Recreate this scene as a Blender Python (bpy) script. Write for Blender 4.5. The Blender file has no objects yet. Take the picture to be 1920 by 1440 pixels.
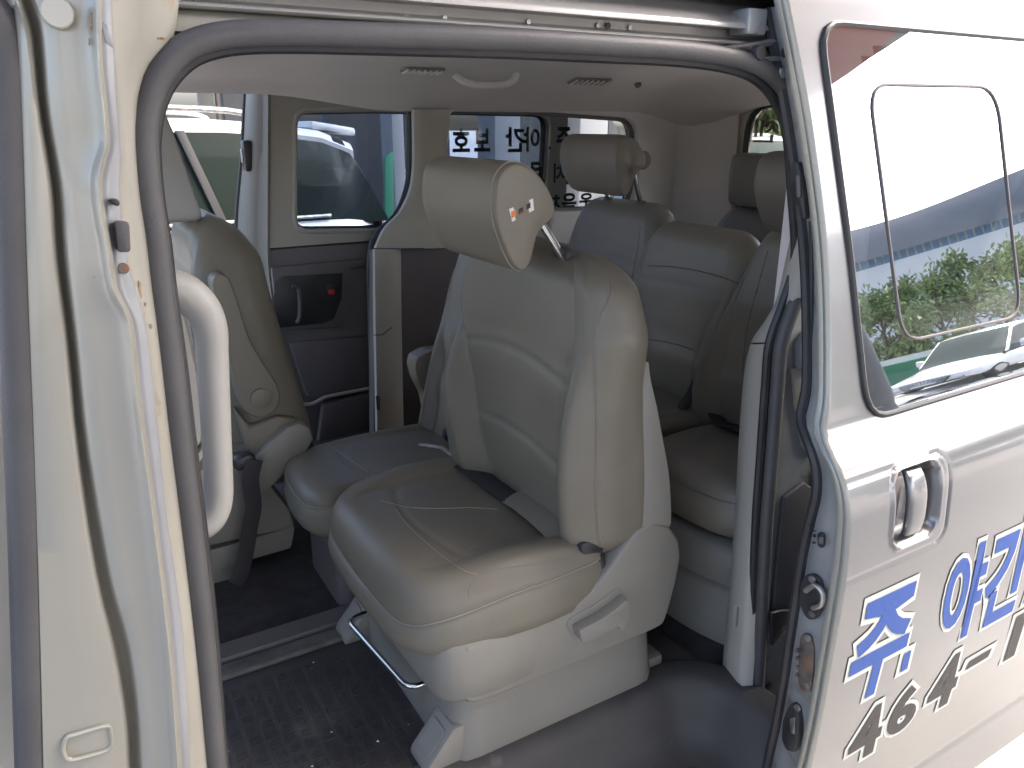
import bpy, bmesh, math, random
from mathutils import Vector, Matrix
random.seed(7)
SC = bpy.context.scene
COL = SC.collection

# ---------------------------------------------------------------- camera
F, CX, CY = 1450.0, 960.0, 720.0
CAM = Vector((0.0, -0.87, 1.62))
_p, _a = math.radians(18.68), math.radians(59.2)
_R = Vector((math.sin(_a), -math.cos(_a), 0))
_FW = Vector((math.cos(_a) * math.cos(_p), math.sin(_a) * math.cos(_p), -math.sin(_p)))
_U = _R.cross(_FW)
cd = bpy.data.cameras.new('camera')
cam = bpy.data.objects.new('camera', cd)
COL.objects.link(cam)
cd.sensor_width = 36.0
cd.lens = F / 1920 * 36
cd.clip_start, cd.clip_end = 0.02, 3000
m3 = Matrix((_R, _U, -_FW)).transposed()
cam.matrix_world = Matrix.Translation(CAM) @ m3.to_4x4()
SC.camera = cam

# ---------------------------------------------------------------- light
w = bpy.data.worlds.new('World')
SC.world = w
w.use_nodes = True
nt = w.node_tree
bg = nt.nodes['Background']
sky = nt.nodes.new('ShaderNodeTexSky')
sky.sky_type = 'NISHITA'
sky.sun_disc = False
SUN_EL, SUN_AZ = 52.0, 62.0            # azimuth: from -Y towards +X
sky.sun_elevation = math.radians(SUN_EL)
sky.air_density, sky.dust_density, sky.ozone_density = 0.8, 5.0, 0.6
sd = Vector((math.sin(math.radians(SUN_AZ)) * math.cos(math.radians(SUN_EL)),
             -math.cos(math.radians(SUN_AZ)) * math.cos(math.radians(SUN_EL)),
             math.sin(math.radians(SUN_EL))))
sky.sun_rotation = math.atan2(sd.x, sd.y)
nt.links.new(sky.outputs[0], bg.inputs[0])
bg.inputs[1].default_value = 0.15
sun = bpy.data.lights.new('sun', 'SUN')
sun.energy, sun.angle, sun.color = 0.5, math.radians(25), (1.0, 0.98, 0.94)
so = bpy.data.objects.new('sun', sun)
COL.objects.link(so)
so.rotation_euler = sd.to_track_quat('Z', 'Y').to_euler()
SC.view_settings.view_transform = 'Standard'
SC.view_settings.look = 'None'
SC.view_settings.exposure = 2.64
SC.view_settings.gamma = 1.0
SC.cycles.use_denoising = True
SC.cycles.max_bounces = 14
SC.cycles.diffuse_bounces = 10
SC.cycles.glossy_bounces = 5
SC.cycles.transmission_bounces = 8
SC.cycles.transparent_max_bounces = 14
SC.cycles.sample_clamp_indirect = 6.0
SC.cycles.caustics_reflective = False
SC.cycles.caustics_refractive = False

# ---------------------------------------------------------------- materials
def mat(name, col, rough=0.5, metal=0.0, bump=None, var=None, coat=0.0, spec=0.5, stains=None, stretch=None, spots=None):
    """bump=(scale, distance_m), var=(scale, amount), stains=(colour, scale, threshold)"""
    m = bpy.data.materials.new(name)
    m.use_nodes = True
    t = m.node_tree
    b = t.nodes['Principled BSDF']
    b.inputs['Base Color'].default_value = (*col, 1)
    b.inputs['Roughness'].default_value = rough
    b.inputs['Metallic'].default_value = metal
    b.inputs['Specular IOR Level'].default_value = spec
    b.inputs['Coat Weight'].default_value = coat
    b.inputs['Coat Roughness'].default_value = 0.06
    tc = t.nodes.new('ShaderNodeTexCoord')
    src = tc.outputs['Object']
    if stretch:
        mp = t.nodes.new('ShaderNodeMapping')
        mp.inputs['Scale'].default_value = stretch
        t.links.new(src, mp.inputs['Vector'])
        src = mp.outputs['Vector']
    def noise(scale, detail=3.0):
        n = t.nodes.new('ShaderNodeTexNoise')
        n.inputs['Scale'].default_value = scale
        n.inputs['Detail'].default_value = detail
        t.links.new(src, n.inputs['Vector'])
        return n
    last = None
    if var:
        n = noise(var[0])
        mx = t.nodes.new('ShaderNodeMix')
        mx.data_type = 'RGBA'
        lo = [c * (1 - var[1]) for c in col]
        hi = [min(1, c * (1 + var[1])) for c in col]
        mr = t.nodes.new('ShaderNodeMapRange')
        mr.inputs[1].default_value, mr.inputs[2].default_value = 0.3, 0.7
        t.links.new(n.outputs[0], mr.inputs[0])
        t.links.new(mr.outputs[0], mx.inputs[0])
        mx.inputs[6].default_value = (*lo, 1)
        mx.inputs[7].default_value = (*hi, 1)
        last = mx.outputs[2]
        rr = t.nodes.new('ShaderNodeMapRange')
        rr.inputs[3].default_value = max(0.02, rough - 0.08)
        rr.inputs[4].default_value = min(1, rough + 0.1)
        t.links.new(n.outputs[0], rr.inputs[0])
        t.links.new(rr.outputs[0], b.inputs['Roughness'])
    for st in ([stains] if stains else []) + ([spots] if spots else []):
        n = noise(st[1], 6.0)
        mr = t.nodes.new('ShaderNodeMapRange')
        mr.inputs[1].default_value, mr.inputs[2].default_value = st[2], st[2] + 0.09
        t.links.new(n.outputs[0], mr.inputs[0])
        mx = t.nodes.new('ShaderNodeMix')
        mx.data_type = 'RGBA'
        t.links.new(mr.outputs[0], mx.inputs[0])
        if last is not None:
            t.links.new(last, mx.inputs[6])
        else:
            mx.inputs[6].default_value = (*col, 1)
        mx.inputs[7].default_value = (*st[0], 1)
        last = mx.outputs[2]
    if last is not None:
        t.links.new(last, b.inputs['Base Color'])
    if bump:
        n = noise(bump[0], 2.0)
        bp = t.nodes.new('ShaderNodeBump')
        bp.inputs['Strength'].default_value = 1.0
        bp.inputs['Distance'].default_value = bump[1]
        t.links.new(n.outputs[0], bp.inputs['Height'])
        t.links.new(bp.outputs[0], b.inputs['Normal'])
    return m

def glass(name, tint, alpha=0.5, rough=0.0):
    """thin tinted pane: clear transmission through a tint plus a mirror reflection"""
    m = bpy.data.materials.new(name)
    m.use_nodes = True
    t = m.node_tree
    t.nodes.remove(t.nodes['Principled BSDF'])
    out = t.nodes['Material Output']
    tr = t.nodes.new('ShaderNodeBsdfTransparent')
    tr.inputs[0].default_value = (*tint, 1)
    gl = t.nodes.new('ShaderNodeBsdfGlossy')
    gl.inputs['Roughness'].default_value = rough
    fr = t.nodes.new('ShaderNodeFresnel')
    fr.inputs[0].default_value = 1.45
    mx = t.nodes.new('ShaderNodeMixShader')
    t.links.new(fr.outputs[0], mx.inputs[0])
    t.links.new(tr.outputs[0], mx.inputs[1])
    t.links.new(gl.outputs[0], mx.inputs[2])
    t.links.new(mx.outputs[0], out.inputs[0])
    return m

SEAT = (0.182, 0.166, 0.128)
M = dict(
    leather=mat('leather', SEAT, 0.42, bump=(650, 0.00035), var=(7, 0.07), spots=((0.188, 0.158, 0.118), 5.0, 0.62)),
    leather_lifted=mat('leather_lifted', (0.235, 0.209, 0.165), 0.42, bump=(650, 0.0003), var=(7, 0.08)),  # same seat leather, colour lifted for the light missing in the rear
    trim_mid=mat('trim_mid', (0.21, 0.198, 0.170), 0.55, bump=(1500, 0.00025), var=(4, 0.04)),
    floor_metal=mat('floor_metal', (0.13, 0.122, 0.110), 0.5, 0.0, var=(30, 0.3)),
    car_glass_dull=mat('car_glass_dull', (0.085, 0.10, 0.09), 0.5, 0.0, spec=0.0),
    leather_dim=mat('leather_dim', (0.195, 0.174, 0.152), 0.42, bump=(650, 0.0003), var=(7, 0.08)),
    thread=mat('thread', (0.30, 0.27, 0.22), 0.7),
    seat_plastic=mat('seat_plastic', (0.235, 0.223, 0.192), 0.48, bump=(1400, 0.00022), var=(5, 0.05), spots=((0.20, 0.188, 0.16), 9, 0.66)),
    trim_light=mat('trim_light', (0.43, 0.41, 0.355), 0.55, bump=(1500, 0.00025), var=(4, 0.04)),
    trim_pale=mat('trim_pale', (0.345, 0.338, 0.318), 0.45, bump=(1500, 0.0002), var=(4, 0.03)),
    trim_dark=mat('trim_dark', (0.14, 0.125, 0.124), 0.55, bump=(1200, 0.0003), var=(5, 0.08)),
    headliner=mat('headliner', (0.68, 0.65, 0.63), 0.9, bump=(1800, 0.0004), var=(6, 0.04)),
    rubber=mat('rubber', (0.078, 0.076, 0.078), 0.50, var=(14, 0.12), bump=(300, 0.0004)),
    black=mat('black_plastic', (0.03, 0.03, 0.032), 0.4, var=(20, 0.2)),
    rusty_paint=mat('rusty_paint', (0.33, 0.25, 0.17), 0.6, 0.0, var=(60, 0.2), stains=((0.20, 0.10, 0.05), 90, 0.52)),
    mat_rubber=mat('mat_rubber', (0.042, 0.039, 0.036), 0.55, var=(9, 0.25), bump=(220, 0.0006), spots=((0.10, 0.09, 0.075), 7, 0.64)),
    step_rubber=mat('step_rubber', (0.066, 0.060, 0.055), 0.60, var=(8, 0.2), bump=(400, 0.0005), spots=((0.13, 0.12, 0.10), 12, 0.66)),
    carpet=mat('carpet', (0.040, 0.036, 0.036), 0.95, var=(30, 0.3), bump=(500, 0.002)),
    metal=mat('bright_metal', (0.75, 0.74, 0.72), 0.18, 1.0),
    steel=mat('steel', (0.45, 0.44, 0.42), 0.42, 1.0, var=(40, 0.3)),
    jamb_paint=mat('jamb_paint', (0.37, 0.355, 0.300), 0.30, 0.25, var=(3, 0.05), bump=(7, 0.0015), coat=0.5, spots=((0.36, 0.33, 0.27), 11, 0.63)),
    jamb_rust=mat('jamb_rust', (0.335, 0.322, 0.275), 0.42, 0.1, var=(8, 0.07), stains=((0.24, 0.13, 0.07), 13, 0.62), spots=((0.35, 0.27, 0.18), 40, 0.65)),
    sealant=mat('sealant', (0.30, 0.31, 0.33), 0.35, 0.35, var=(9, 0.1), coat=0.3),
    silver=mat('silver_paint', (0.215, 0.217, 0.22), 0.30, 0.72, var=(2.0, 0.03), bump=(900, 0.00004), coat=0.8),
    jamb_grey=mat('jamb_grey', (0.36, 0.37, 0.37), 0.42, 0.35, var=(10, 0.12), coat=0.2, spots=((0.22, 0.19, 0.15), 16, 0.6)),
    rusty=mat('rusty_steel', (0.16, 0.13, 0.11), 0.6, 0.5, var=(40, 0.3), stains=((0.28, 0.14, 0.07), 60, 0.55)),
    rail_paint=mat('rail_paint', (0.40, 0.39, 0.37), 0.35, 0.1, var=(5, 0.06), bump=(9, 0.001), coat=0.4, spots=((0.32, 0.28, 0.23), 25, 0.66)),
    glass=glass('tinted_glass', (0.50, 0.56, 0.65)),
    glass_clear=glass('side_glass', (0.94, 0.96, 0.97)),
    glass_rear=glass('rear_glass', (0.97, 0.98, 0.97)),
    blue=mat('blue_vinyl', (0.045, 0.10, 0.34), 0.5, var=(5, 0.05), spec=0.2),
    white_vinyl=mat('white_vinyl', (0.62, 0.64, 0.58), 0.5, spec=0.2),
    grey_vinyl=mat('grey_vinyl', (0.055, 0.05, 0.05), 0.5, spec=0.2),
    black_vinyl=mat('black_vinyl', (0.012, 0.012, 0.014), 0.5),
    brown_vinyl=mat('brown_vinyl', (0.10, 0.045, 0.03), 0.5),
    red=mat('red_plastic', (0.45, 0.03, 0.02), 0.4),
    sticker_white=mat('sticker_white', (0.75, 0.73, 0.70), 0.4),
    sticker_orange=mat('sticker_orange', (0.75, 0.20, 0.05), 0.4),
    belt=mat('belt_webbing', (0.035, 0.033, 0.034), 0.7, bump=(900, 0.0004)),
    belt_grey=mat('belt_grey', (0.16, 0.155, 0.15), 0.7, bump=(900, 0.0004)),
    car_white=mat('car_white', (0.66, 0.655, 0.63), 0.25, 0.0, coat=0.8),
    car_glass=mat('car_glass', (0.018, 0.024, 0.021), 0.06, 0.0, spec=0.04),
    tyre=mat('tyre', (0.03, 0.03, 0.03), 0.8),
    concrete=mat('concrete_ground', (0.38, 0.37, 0.345), 0.9, var=(1.2, 0.12), bump=(60, 0.003)),
    wall_white=mat('wall_white', (0.25, 0.25, 0.245), 0.8, var=(1.5, 0.05)),
    wall_cream=mat('wall_cream', (0.155, 0.152, 0.133), 0.8, var=(1.5, 0.05)),
    wall_grey=mat('wall_grey', (0.10, 0.10, 0.10), 0.8, var=(1.5, 0.08)),
    roof_grey=mat('roof_grey', (0.27, 0.28, 0.30), 0.6, var=(0.6, 0.06)),
    hall_roof=mat('hall_roof', (0.16, 0.165, 0.17), 0.7, var=(0.4, 0.08)),
    hall_wall=mat('hall_wall', (0.60, 0.61, 0.60), 0.8, var=(0.3, 0.05)),
    band_blue=mat('band_blue', (0.10, 0.20, 0.33), 0.25),
    canopy_red=mat('canopy_red', (0.15, 0.040, 0.030), 0.6, var=(0.8, 0.08)),
    leaf=mat('leaf', (0.185, 0.235, 0.09), 0.6, var=(1.2, 0.35)),
    leaf_light=mat('leaf_light', (0.23, 0.30, 0.10), 0.6, var=(1.2, 0.3)),
    bark=mat('bark', (0.12, 0.09, 0.06), 0.9, var=(6, 0.3)),
    green=mat('green_sheet', (0.03, 0.17, 0.09), 0.6),
    lamp=mat('lamp_lens', (0.75, 0.78, 0.80), 0.08, 0.2, coat=0.8),
)

def film_glass(name, tint, refl, share):
    m = glass(name, tint)
    t = m.node_tree
    mx = [n for n in t.nodes if n.type == 'MIX_SHADER'][0]
    gl = [n for n in t.nodes if n.type == 'BSDF_GLOSSY'][0]
    gl.inputs[0].default_value = (*refl, 1)
    gl.inputs['Roughness'].default_value = 0.01
    for l in list(mx.inputs[0].links):
        t.links.remove(l)
    mx.inputs[0].default_value = share
    return m
M['mirror'] = film_glass('mirror_film_glass', (0.75, 0.78, 0.78), (0.88, 0.91, 0.94), 0.60)

# ---------------------------------------------------------------- helpers
def ray(x, y):
    return _FW * F + _R * (x - CX) + _U * (CY - y)

def P(x, y, X=None, Y=None, Z=None):
    """the point of a plane X=, Y= or Z= (metres) that projects to photo pixel x, y"""
    d = ray(x, y)
    t = (X - CAM.x) / d.x if X is not None else ((Y - CAM.y) / d.y if Y is not None else (Z - CAM.z) / d.z)
    return CAM + d * t

def origin_of(o):
    v = Vector((0, 0, 0))
    while o is not None:
        v += o.location
        o = o.parent
    return v

def link(name, me, material, parent=None, smooth=True, label=None, kind=None):
    me.materials.append(material)
    if smooth:
        for p in me.polygons:
            p.use_smooth = True
        try:
            me.set_sharp_from_angle(angle=math.radians(smooth if smooth is not True else 42))
        except Exception:
            pass
    o = bpy.data.objects.new(name, me)
    COL.objects.link(o)
    if parent is not None:
        o.parent = parent
        o.location = -origin_of(parent)
    if label:
        o['label'] = label
    if kind:
        o['kind'] = kind
    return o

def raw(name, verts, faces, material, parent=None, smooth=True, **k):
    me = bpy.data.meshes.new(name)
    me.from_pydata([tuple(v) for v in verts], [], faces)
    me.validate()
    bm = bmesh.new()
    bm.from_mesh(me)
    bmesh.ops.recalc_face_normals(bm, faces=bm.faces)
    bm.to_mesh(me)
    bm.free()
    return link(name, me, material, parent, smooth, **k)

def thing(name, label, cat, loc, group=None):
    o = bpy.data.objects.new(name, None)
    COL.objects.link(o)
    o.location = loc
    o.empty_display_size = 0.1
    o['label'] = label
    o['category'] = cat
    if group:
        o['group'] = group
    return o

def group_part(name, parent, label=None):
    """an Empty that is a part and parents its sub-parts"""
    o = bpy.data.objects.new(name, None)
    COL.objects.link(o)
    o.parent = parent
    o.location = -origin_of(parent)
    o.empty_display_size = 0.05
    if label:
        o['label'] = label
    return o

def setting(o, label=None):
    o['kind'] = 'structure'
    if label:
        o['label'] = label
    return o

def interp(tab, x):
    """smooth (monotone-ish) interpolation in a sorted table [(x, y)...]"""
    if x <= tab[0][0]:
        return tab[0][1]
    if x >= tab[-1][0]:
        return tab[-1][1]
    for i in range(len(tab) - 1):
        x0, y0 = tab[i]
        x1, y1 = tab[i + 1]
        if x0 <= x <= x1:
            def sl(j):
                if j <= 0 or j >= len(tab) - 1:
                    j0, j1 = max(0, j - 1), min(len(tab) - 1, j + 1)
                    return (tab[j1][1] - tab[j0][1]) / (tab[j1][0] - tab[j0][0])
                a = (tab[j][1] - tab[j - 1][1]) / (tab[j][0] - tab[j - 1][0])
                b = (tab[j + 1][1] - tab[j][1]) / (tab[j + 1][0] - tab[j][0])
                return 0 if a * b <= 0 else 2 * a * b / (a + b)
            h = x1 - x0
            t = (x - x0) / h
            m0, m1 = sl(i) * h, sl(i + 1) * h
            return ((2 * t**3 - 3 * t**2 + 1) * y0 + (t**3 - 2 * t**2 + t) * m0
                    + (-2 * t**3 + 3 * t**2) * y1 + (t**3 - t**2) * m1)

def sst(a, b, x):
    t = min(1, max(0, (x - a) / (b - a)))
    return t * t * (3 - 2 * t)

def catmull(pts, n=6, closed=False):
    pts = [Vector(p) for p in pts]
    out = []
    N = len(pts)
    rng = range(N if closed else N - 1)
    for i in rng:
        p0 = pts[(i - 1) % N] if closed or i > 0 else pts[0]
        p1 = pts[i]
        p2 = pts[(i + 1) % N]
        p3 = pts[(i + 2) % N] if closed or i + 2 < N else pts[-1]
        for k in range(n):
            t = k / n
            out.append(0.5 * ((2 * p1) + (-p0 + p2) * t + (2 * p0 - 5 * p1 + 4 * p2 - p3) * t * t
                              + (-p0 + 3 * p1 - 3 * p2 + p3) * t**3))
    if not closed:
        out.append(pts[-1])
    return out

def fillet(pts, r, n=5):
    """round the corners of a closed polygon (Vectors); r is one radius or a list"""
    pts = [Vector(p) for p in pts]
    out = []
    N = len(pts)
    for i in range(N):
        a, b, c = pts[i - 1], pts[i], pts[(i + 1) % N]
        rr = r[i] if isinstance(r, (list, tuple)) else r
        d1, d2 = (a - b), (c - b)
        k = min(rr, d1.length * 0.48, d2.length * 0.48)
        p, q = b + d1.normalized() * k, b + d2.normalized() * k
        for j in range(n + 1):
            t = j / n
            out.append(p * (1 - t)**2 + b * 2 * t * (1 - t) + q * t * t)
    return out

def grid_mesh(rows, closed_u=False, cap0=False, cap1=False):
    """rows: list of lists of points -> verts, faces"""
    nv, nu = len(rows), len(rows[0])
    verts = [p for r in rows for p in r]
    faces = []
    for j in range(nv - 1):
        for i in range(nu if closed_u else nu - 1):
            a = j * nu + i
            b = j * nu + (i + 1) % nu
            faces.append((a, b, b + nu, a + nu))
    if cap0:
        faces.append(tuple(range(nu)))
    if cap1:
        faces.append(tuple(range((nv - 1) * nu, nv * nu)))
    return verts, faces

def grid(name, rows, material, parent=None, closed_u=False, cap0=False, cap1=False, **k):
    v, f = grid_mesh(rows, closed_u, cap0, cap1)
    return raw(name, v, f, material, parent, **k)

def tube_rows(path, rad, seg=10, closed=False, flat=1.0, up=None):
    path = [Vector(p) for p in path]
    n = len(path)
    rows = []
    prev = None
    for i in range(n):
        a = path[i - 1] if (i > 0 or closed) else path[0]
        b = path[(i + 1) % n] if (i < n - 1 or closed) else path[-1]
        t = (b - a).normalized()
        if prev is None:
            ref = Vector(up) if up else (Vector((0, 0, 1)) if abs(t.z) < 0.9 else Vector((0, 1, 0)))
            s = t.cross(ref).normalized()
        else:
            s = (prev - t * prev.dot(t)).normalized()
        prev = s
        u = t.cross(s)
        r = rad[i] if isinstance(rad, (list, tuple)) else rad
        rows.append([path[i] + s * (math.cos(2 * math.pi * k / seg) * r) + u * (math.sin(2 * math.pi * k / seg) * r * flat)
                     for k in range(seg)])
    return rows

def tube(name, path, rad, material, parent=None, seg=10, closed=False, flat=1.0, up=None, **k):
    rows = tube_rows(path, rad, seg, closed, flat, up)
    if closed:
        rows.append(rows[0])
        v, f = grid_mesh(rows, True)
        nu = seg
        nv = len(rows)
        f = [tuple((x - (nv - 1) * nu) if x >= (nv - 1) * nu else x for x in q) for q in f]
        return raw(name, v[:(nv - 1) * nu], f, material, parent, **k)
    return grid(name, rows, material, parent, True, True, True, **k)

def slab(name, outline, ext, material, parent=None, bevel=0.0, seg=2, holes=None, **k):
    """closed outline of 3D points extruded along the vector ext, edges rounded"""
    bm = bmesh.new()
    vs = [bm.verts.new(p) for p in outline]
    f = bm.faces.new(vs)
    r = bmesh.ops.extrude_face_region(bm, geom=[f])
    nv = [e for e in r['geom'] if isinstance(e, bmesh.types.BMVert)]
    bmesh.ops.translate(bm, verts=nv, vec=Vector(ext))
    bmesh.ops.recalc_face_normals(bm, faces=bm.faces)
    if bevel > 0:
        sharp = [e for e in bm.edges if len(e.link_faces) == 2 and e.calc_face_angle(0) > math.radians(50)]
        bmesh.ops.bevel(bm, geom=sharp, offset=bevel, segments=seg, profile=0.5, affect='EDGES', clamp_overlap=True)
    me = bpy.data.meshes.new(name)
    bm.to_mesh(me)
    bm.free()
    return link(name, me, material, parent, **k)

def pslab(name, px, depth, material, parent=None, X=None, Y=None, Z=None, bevel=0.004, r=0.0, **k):
    """slab whose outline is measured in the photo on the plane X=, Y= or Z="""
    pts = [P(x, y, X=X, Y=Y, Z=Z) for x, y in px]
    if r:
        pts = fillet(pts, r)
    ext = (depth, 0, 0) if X is not None else ((0, depth, 0) if Y is not None else (0, 0, depth))
    return slab(name, pts, ext, material, parent, bevel, **k)

def box(name, lo, hi, material, parent=None, bevel=0.01, seg=2, **k):
    (x0, y0, z0), (x1, y1, z1) = lo, hi
    o = [Vector((x0, y0, z0)), Vector((x1, y0, z0)), Vector((x1, y1, z0)), Vector((x0, y1, z0))]
    return slab(name, o, (0, 0, z1 - z0), material, parent, bevel, seg, **k)

def join(name, pieces, material, parent=None, **k):
    """pieces: (verts, faces) lists joined into one mesh"""
    V, Fc = [], []
    for v, f in pieces:
        o = len(V)
        V += list(v)
        Fc += [tuple(i + o for i in q) for q in f]
    return raw(name, V, Fc, material, parent, **k)

def cyl_rows(c, axis, r, depth, seg=20):
    axis = Vector(axis).normalized()
    s = axis.orthogonal().normalized()
    u = axis.cross(s)
    ring = lambda rr, d: [c + axis * d + (s * math.cos(2 * math.pi * i / seg) + u * math.sin(2 * math.pi * i / seg)) * rr for i in range(seg)]
    return [ring(r, 0), ring(r, depth * 0.8), ring(r * 0.9, depth)]

def disc(name, c, axis, r, depth, material, parent=None, seg=20, **k):
    return grid(name, cyl_rows(Vector(c), axis, r, depth, seg), material, parent, True, True, True, **k)

def ring_panel(name, hole, outer, depth, material, parent=None, lip=0.0, **k):
    """a panel with a hole: both outlines are closed loops of the same length; lip turns the hole edge back by depth"""
    n = len(hole)
    d = Vector(depth)
    rows = [[p + d for p in hole], [p.copy() for p in hole], [p.copy() for p in outer], [p + d for p in outer]]
    return grid(name, rows, material, parent, True, **k)

def radial_match(hole, poly, axes=(0, 2)):
    """for every point of the hole loop, the point of the polygon in the same direction from the hole's centre"""
    a, b = axes
    c = sum(hole, Vector((0, 0, 0))) / len(hole)
    out = []
    for p in hole:
        dx, dy = p[a] - c[a], p[b] - c[b]
        best = None
        for i in range(len(poly)):
            q0, q1 = poly[i], poly[(i + 1) % len(poly)]
            ex, ey = q1[a] - q0[a], q1[b] - q0[b]
            den = dx * ey - dy * ex
            if abs(den) < 1e-12:
                continue
            wx, wy = q0[a] - c[a], q0[b] - c[b]
            t = (wx * ey - wy * ex) / den
            s = (wx * dy - wy * dx) / den
            if t > 0 and -1e-6 <= s <= 1 + 1e-6 and (best is None or t < best[0]):
                best = (t, q0.lerp(q1, s))
        out.append(best[1].copy() if best else p.copy())
    # make sure the polygon's corners are kept
    for q in poly:
        ang = math.atan2(q[b] - c[b], q[a] - c[a])
        i = min(range(len(hole)), key=lambda j: abs(math.remainder(math.atan2(hole[j][b] - c[b], hole[j][a] - c[a]) - ang, 2 * math.pi)))
        out[i] = Vector(q)
    return out

def resample(loop, n):
    L = [0.0]
    N = len(loop)
    for i in range(N):
        L.append(L[-1] + (loop[(i + 1) % N] - loop[i]).length)
    out = []
    for k in range(n):
        s = L[-1] * k / n
        i = max(j for j in range(N) if L[j] <= s + 1e-12)
        t = (s - L[i]) / max(1e-9, L[i + 1] - L[i])
        out.append(loop[i].lerp(loop[(i + 1) % N], t))
    return out

def text_mesh(s, size=1.0, shear=0.0, offset=0.0, extrude=0.0):
    """lettering as (verts2d, faces) with Blender's built-in font"""
    c = bpy.data.curves.new('lettering', 'FONT')
    c.body, c.size, c.shear, c.offset, c.extrude = s, size, shear, offset, extrude
    c.resolution_u = 4
    c.fill_mode = 'FRONT' if hasattr(c, 'fill_mode') else None
    o = bpy.data.objects.new('lettering_tmp', c)
    COL.objects.link(o)
    dg = bpy.context.evaluated_depsgraph_get()
    me = bpy.data.meshes.new_from_object(o.evaluated_get(dg))
    v = [(p.co.x, p.co.y) for p in me.vertices]
    f = [tuple(p.vertices) for p in me.polygons]
    bpy.data.objects.remove(o)
    bpy.data.curves.remove(c)
    bpy.data.meshes.remove(me)
    return v, f
# ================================================================ the van
van = thing('van', 'silver passenger van with its side door slid open, seen into the cabin', 'van', (0.6, 0.9, 0.0))

# ---- B pillar: columns are features of the pillar, measured down its height, each at its own depth
def col(tab):
    return lambda y: interp(tab, y)
K = {
 'seal_r': col([(-80, 22), (0, 27), (100, 32), (270, 40), (480, 47), (960, 65), (1440, 78), (1520, 80)]),
 'gro_l': col([(-80, 20), (0, 38), (50, 54), (200, 71), (367, 96), (480, 104), (640, 124), (800, 139), (960, 160), (1093, 183), (1227, 215), (1360, 236), (1440, 240), (1520, 242)]),
 'gro_r': col([(-80, 40), (0, 55), (50, 70), (200, 84), (367, 110), (480, 118), (640, 137), (800, 153), (960, 178), (1093, 203), (1227, 238), (1360, 254), (1440, 258), (1520, 262)]),
 'edge': col([(-80, 180), (0, 182), (83, 183), (230, 196), (267, 199), (310, 188), (340, 183), (480, 203), (540, 212), (600, 240), (747, 257), (960, 285), (1227, 317), (1440, 333), (1520, 338)]),
 'rec': col([(-80, 205), (0, 208), (83, 213), (250, 224), (300, 227), (340, 224), (480, 238), (540, 253), (613, 273), (747, 290), (960, 312), (1193, 343), (1440, 357), (1520, 362)]),
 'fl': col([(-80, 330), (0, 322), (67, 312), (133, 268), (200, 256), (333, 262), (480, 280), (613, 296), (800, 316), (960, 336), (1260, 370), (1440, 386), (1520, 392)]),
}
ys = [-80 + i * 20 for i in range(81)]
rows_panel, rows_rec, rows_fl = [], [], []
for y in ys:
    sr, gl, gr, ed, rc, fl = (K[k](y) for k in ('seal_r', 'gro_l', 'gro_r', 'edge', 'rec', 'fl'))
    q = lambda x, Y: P(x, y, Y=Y)
    rows_panel.append([q(sr - 14, 0.03), q(sr, -0.022), q(sr + 4, -0.026), q((sr + gl) / 2, -0.028), q(gl - 8, -0.030), q(gl, -0.028), q(gl + 5, -0.016),
                       q((gl + gr) / 2, -0.008), q(gr, -0.012), q(gr + 5, -0.026), q(gr + 12, -0.034), q(gr + 0.4 * (ed - gr), -0.037), q(gr + 0.75 * (ed - gr), -0.040),
                       q(ed - 12, -0.044), q(ed - 5, -0.050), q(ed, -0.052), q(ed + 5, -0.049), q(ed + 8, -0.040)])
    rows_rec.append([q(ed + 8, -0.040), q(ed + 10, -0.026), q((ed + rc) / 2 + 3, -0.022), q(rc - 4, -0.020), q(rc, -0.018)])
    rows_fl.append([q(rc, -0.018), q(rc + 4, -0.014), q((rc + fl) / 2, -0.010), q(fl, -0.006), q(fl + 14, 0.004)])
pil = grid('door_pillar', rows_panel, M['jamb_paint'], van, smooth=60, label='champagne painted pillar between the front door and the sliding door')
grid('jamb_recess', rows_rec, M['sealant'], pil, smooth=60)
grid('seal_flange', rows_fl, M['jamb_rust'], pil, smooth=60, label='yellowed body flange with rust spots beside the rubber seal')
# round plug and stamped recess on the panel
disc('body_plug', P(107, 25, Y=-0.041), (0, -1, 0.05), 0.013, 0.006, M['jamb_paint'], pil)
tube('stamped_recess', catmull([P(x, y, Y=-0.0295) for x, y in [(119, 1398), (126, 1382), (150, 1374), (200, 1360), (208, 1372), (206, 1402), (160, 1418), (130, 1424), (120, 1412)]], 5, True), 0.0028, M['jamb_paint'], pil, seg=8, closed=True)
pslab('striker_block', [(212, 412), (240, 414), (243, 470), (218, 470)], -0.014, M['rubber'], pil, Y=-0.022, bevel=0.003)
pslab('bump_stop', [(203, 370), (222, 372), (224, 386), (210, 384)], -0.012, M['black'], pil, Y=-0.021, bevel=0.003)
disc('bolt_head', P(231, 503, Y=-0.020), (0, -1, 0.1), 0.0055, 0.005, M['rusty'], pil, seg=10)
pslab('sticker', [(188, 38), (203, 48), (213, 92), (196, 78)], -0.002, M['sealant'], pil, Y=-0.030, bevel=0.0006)
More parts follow.
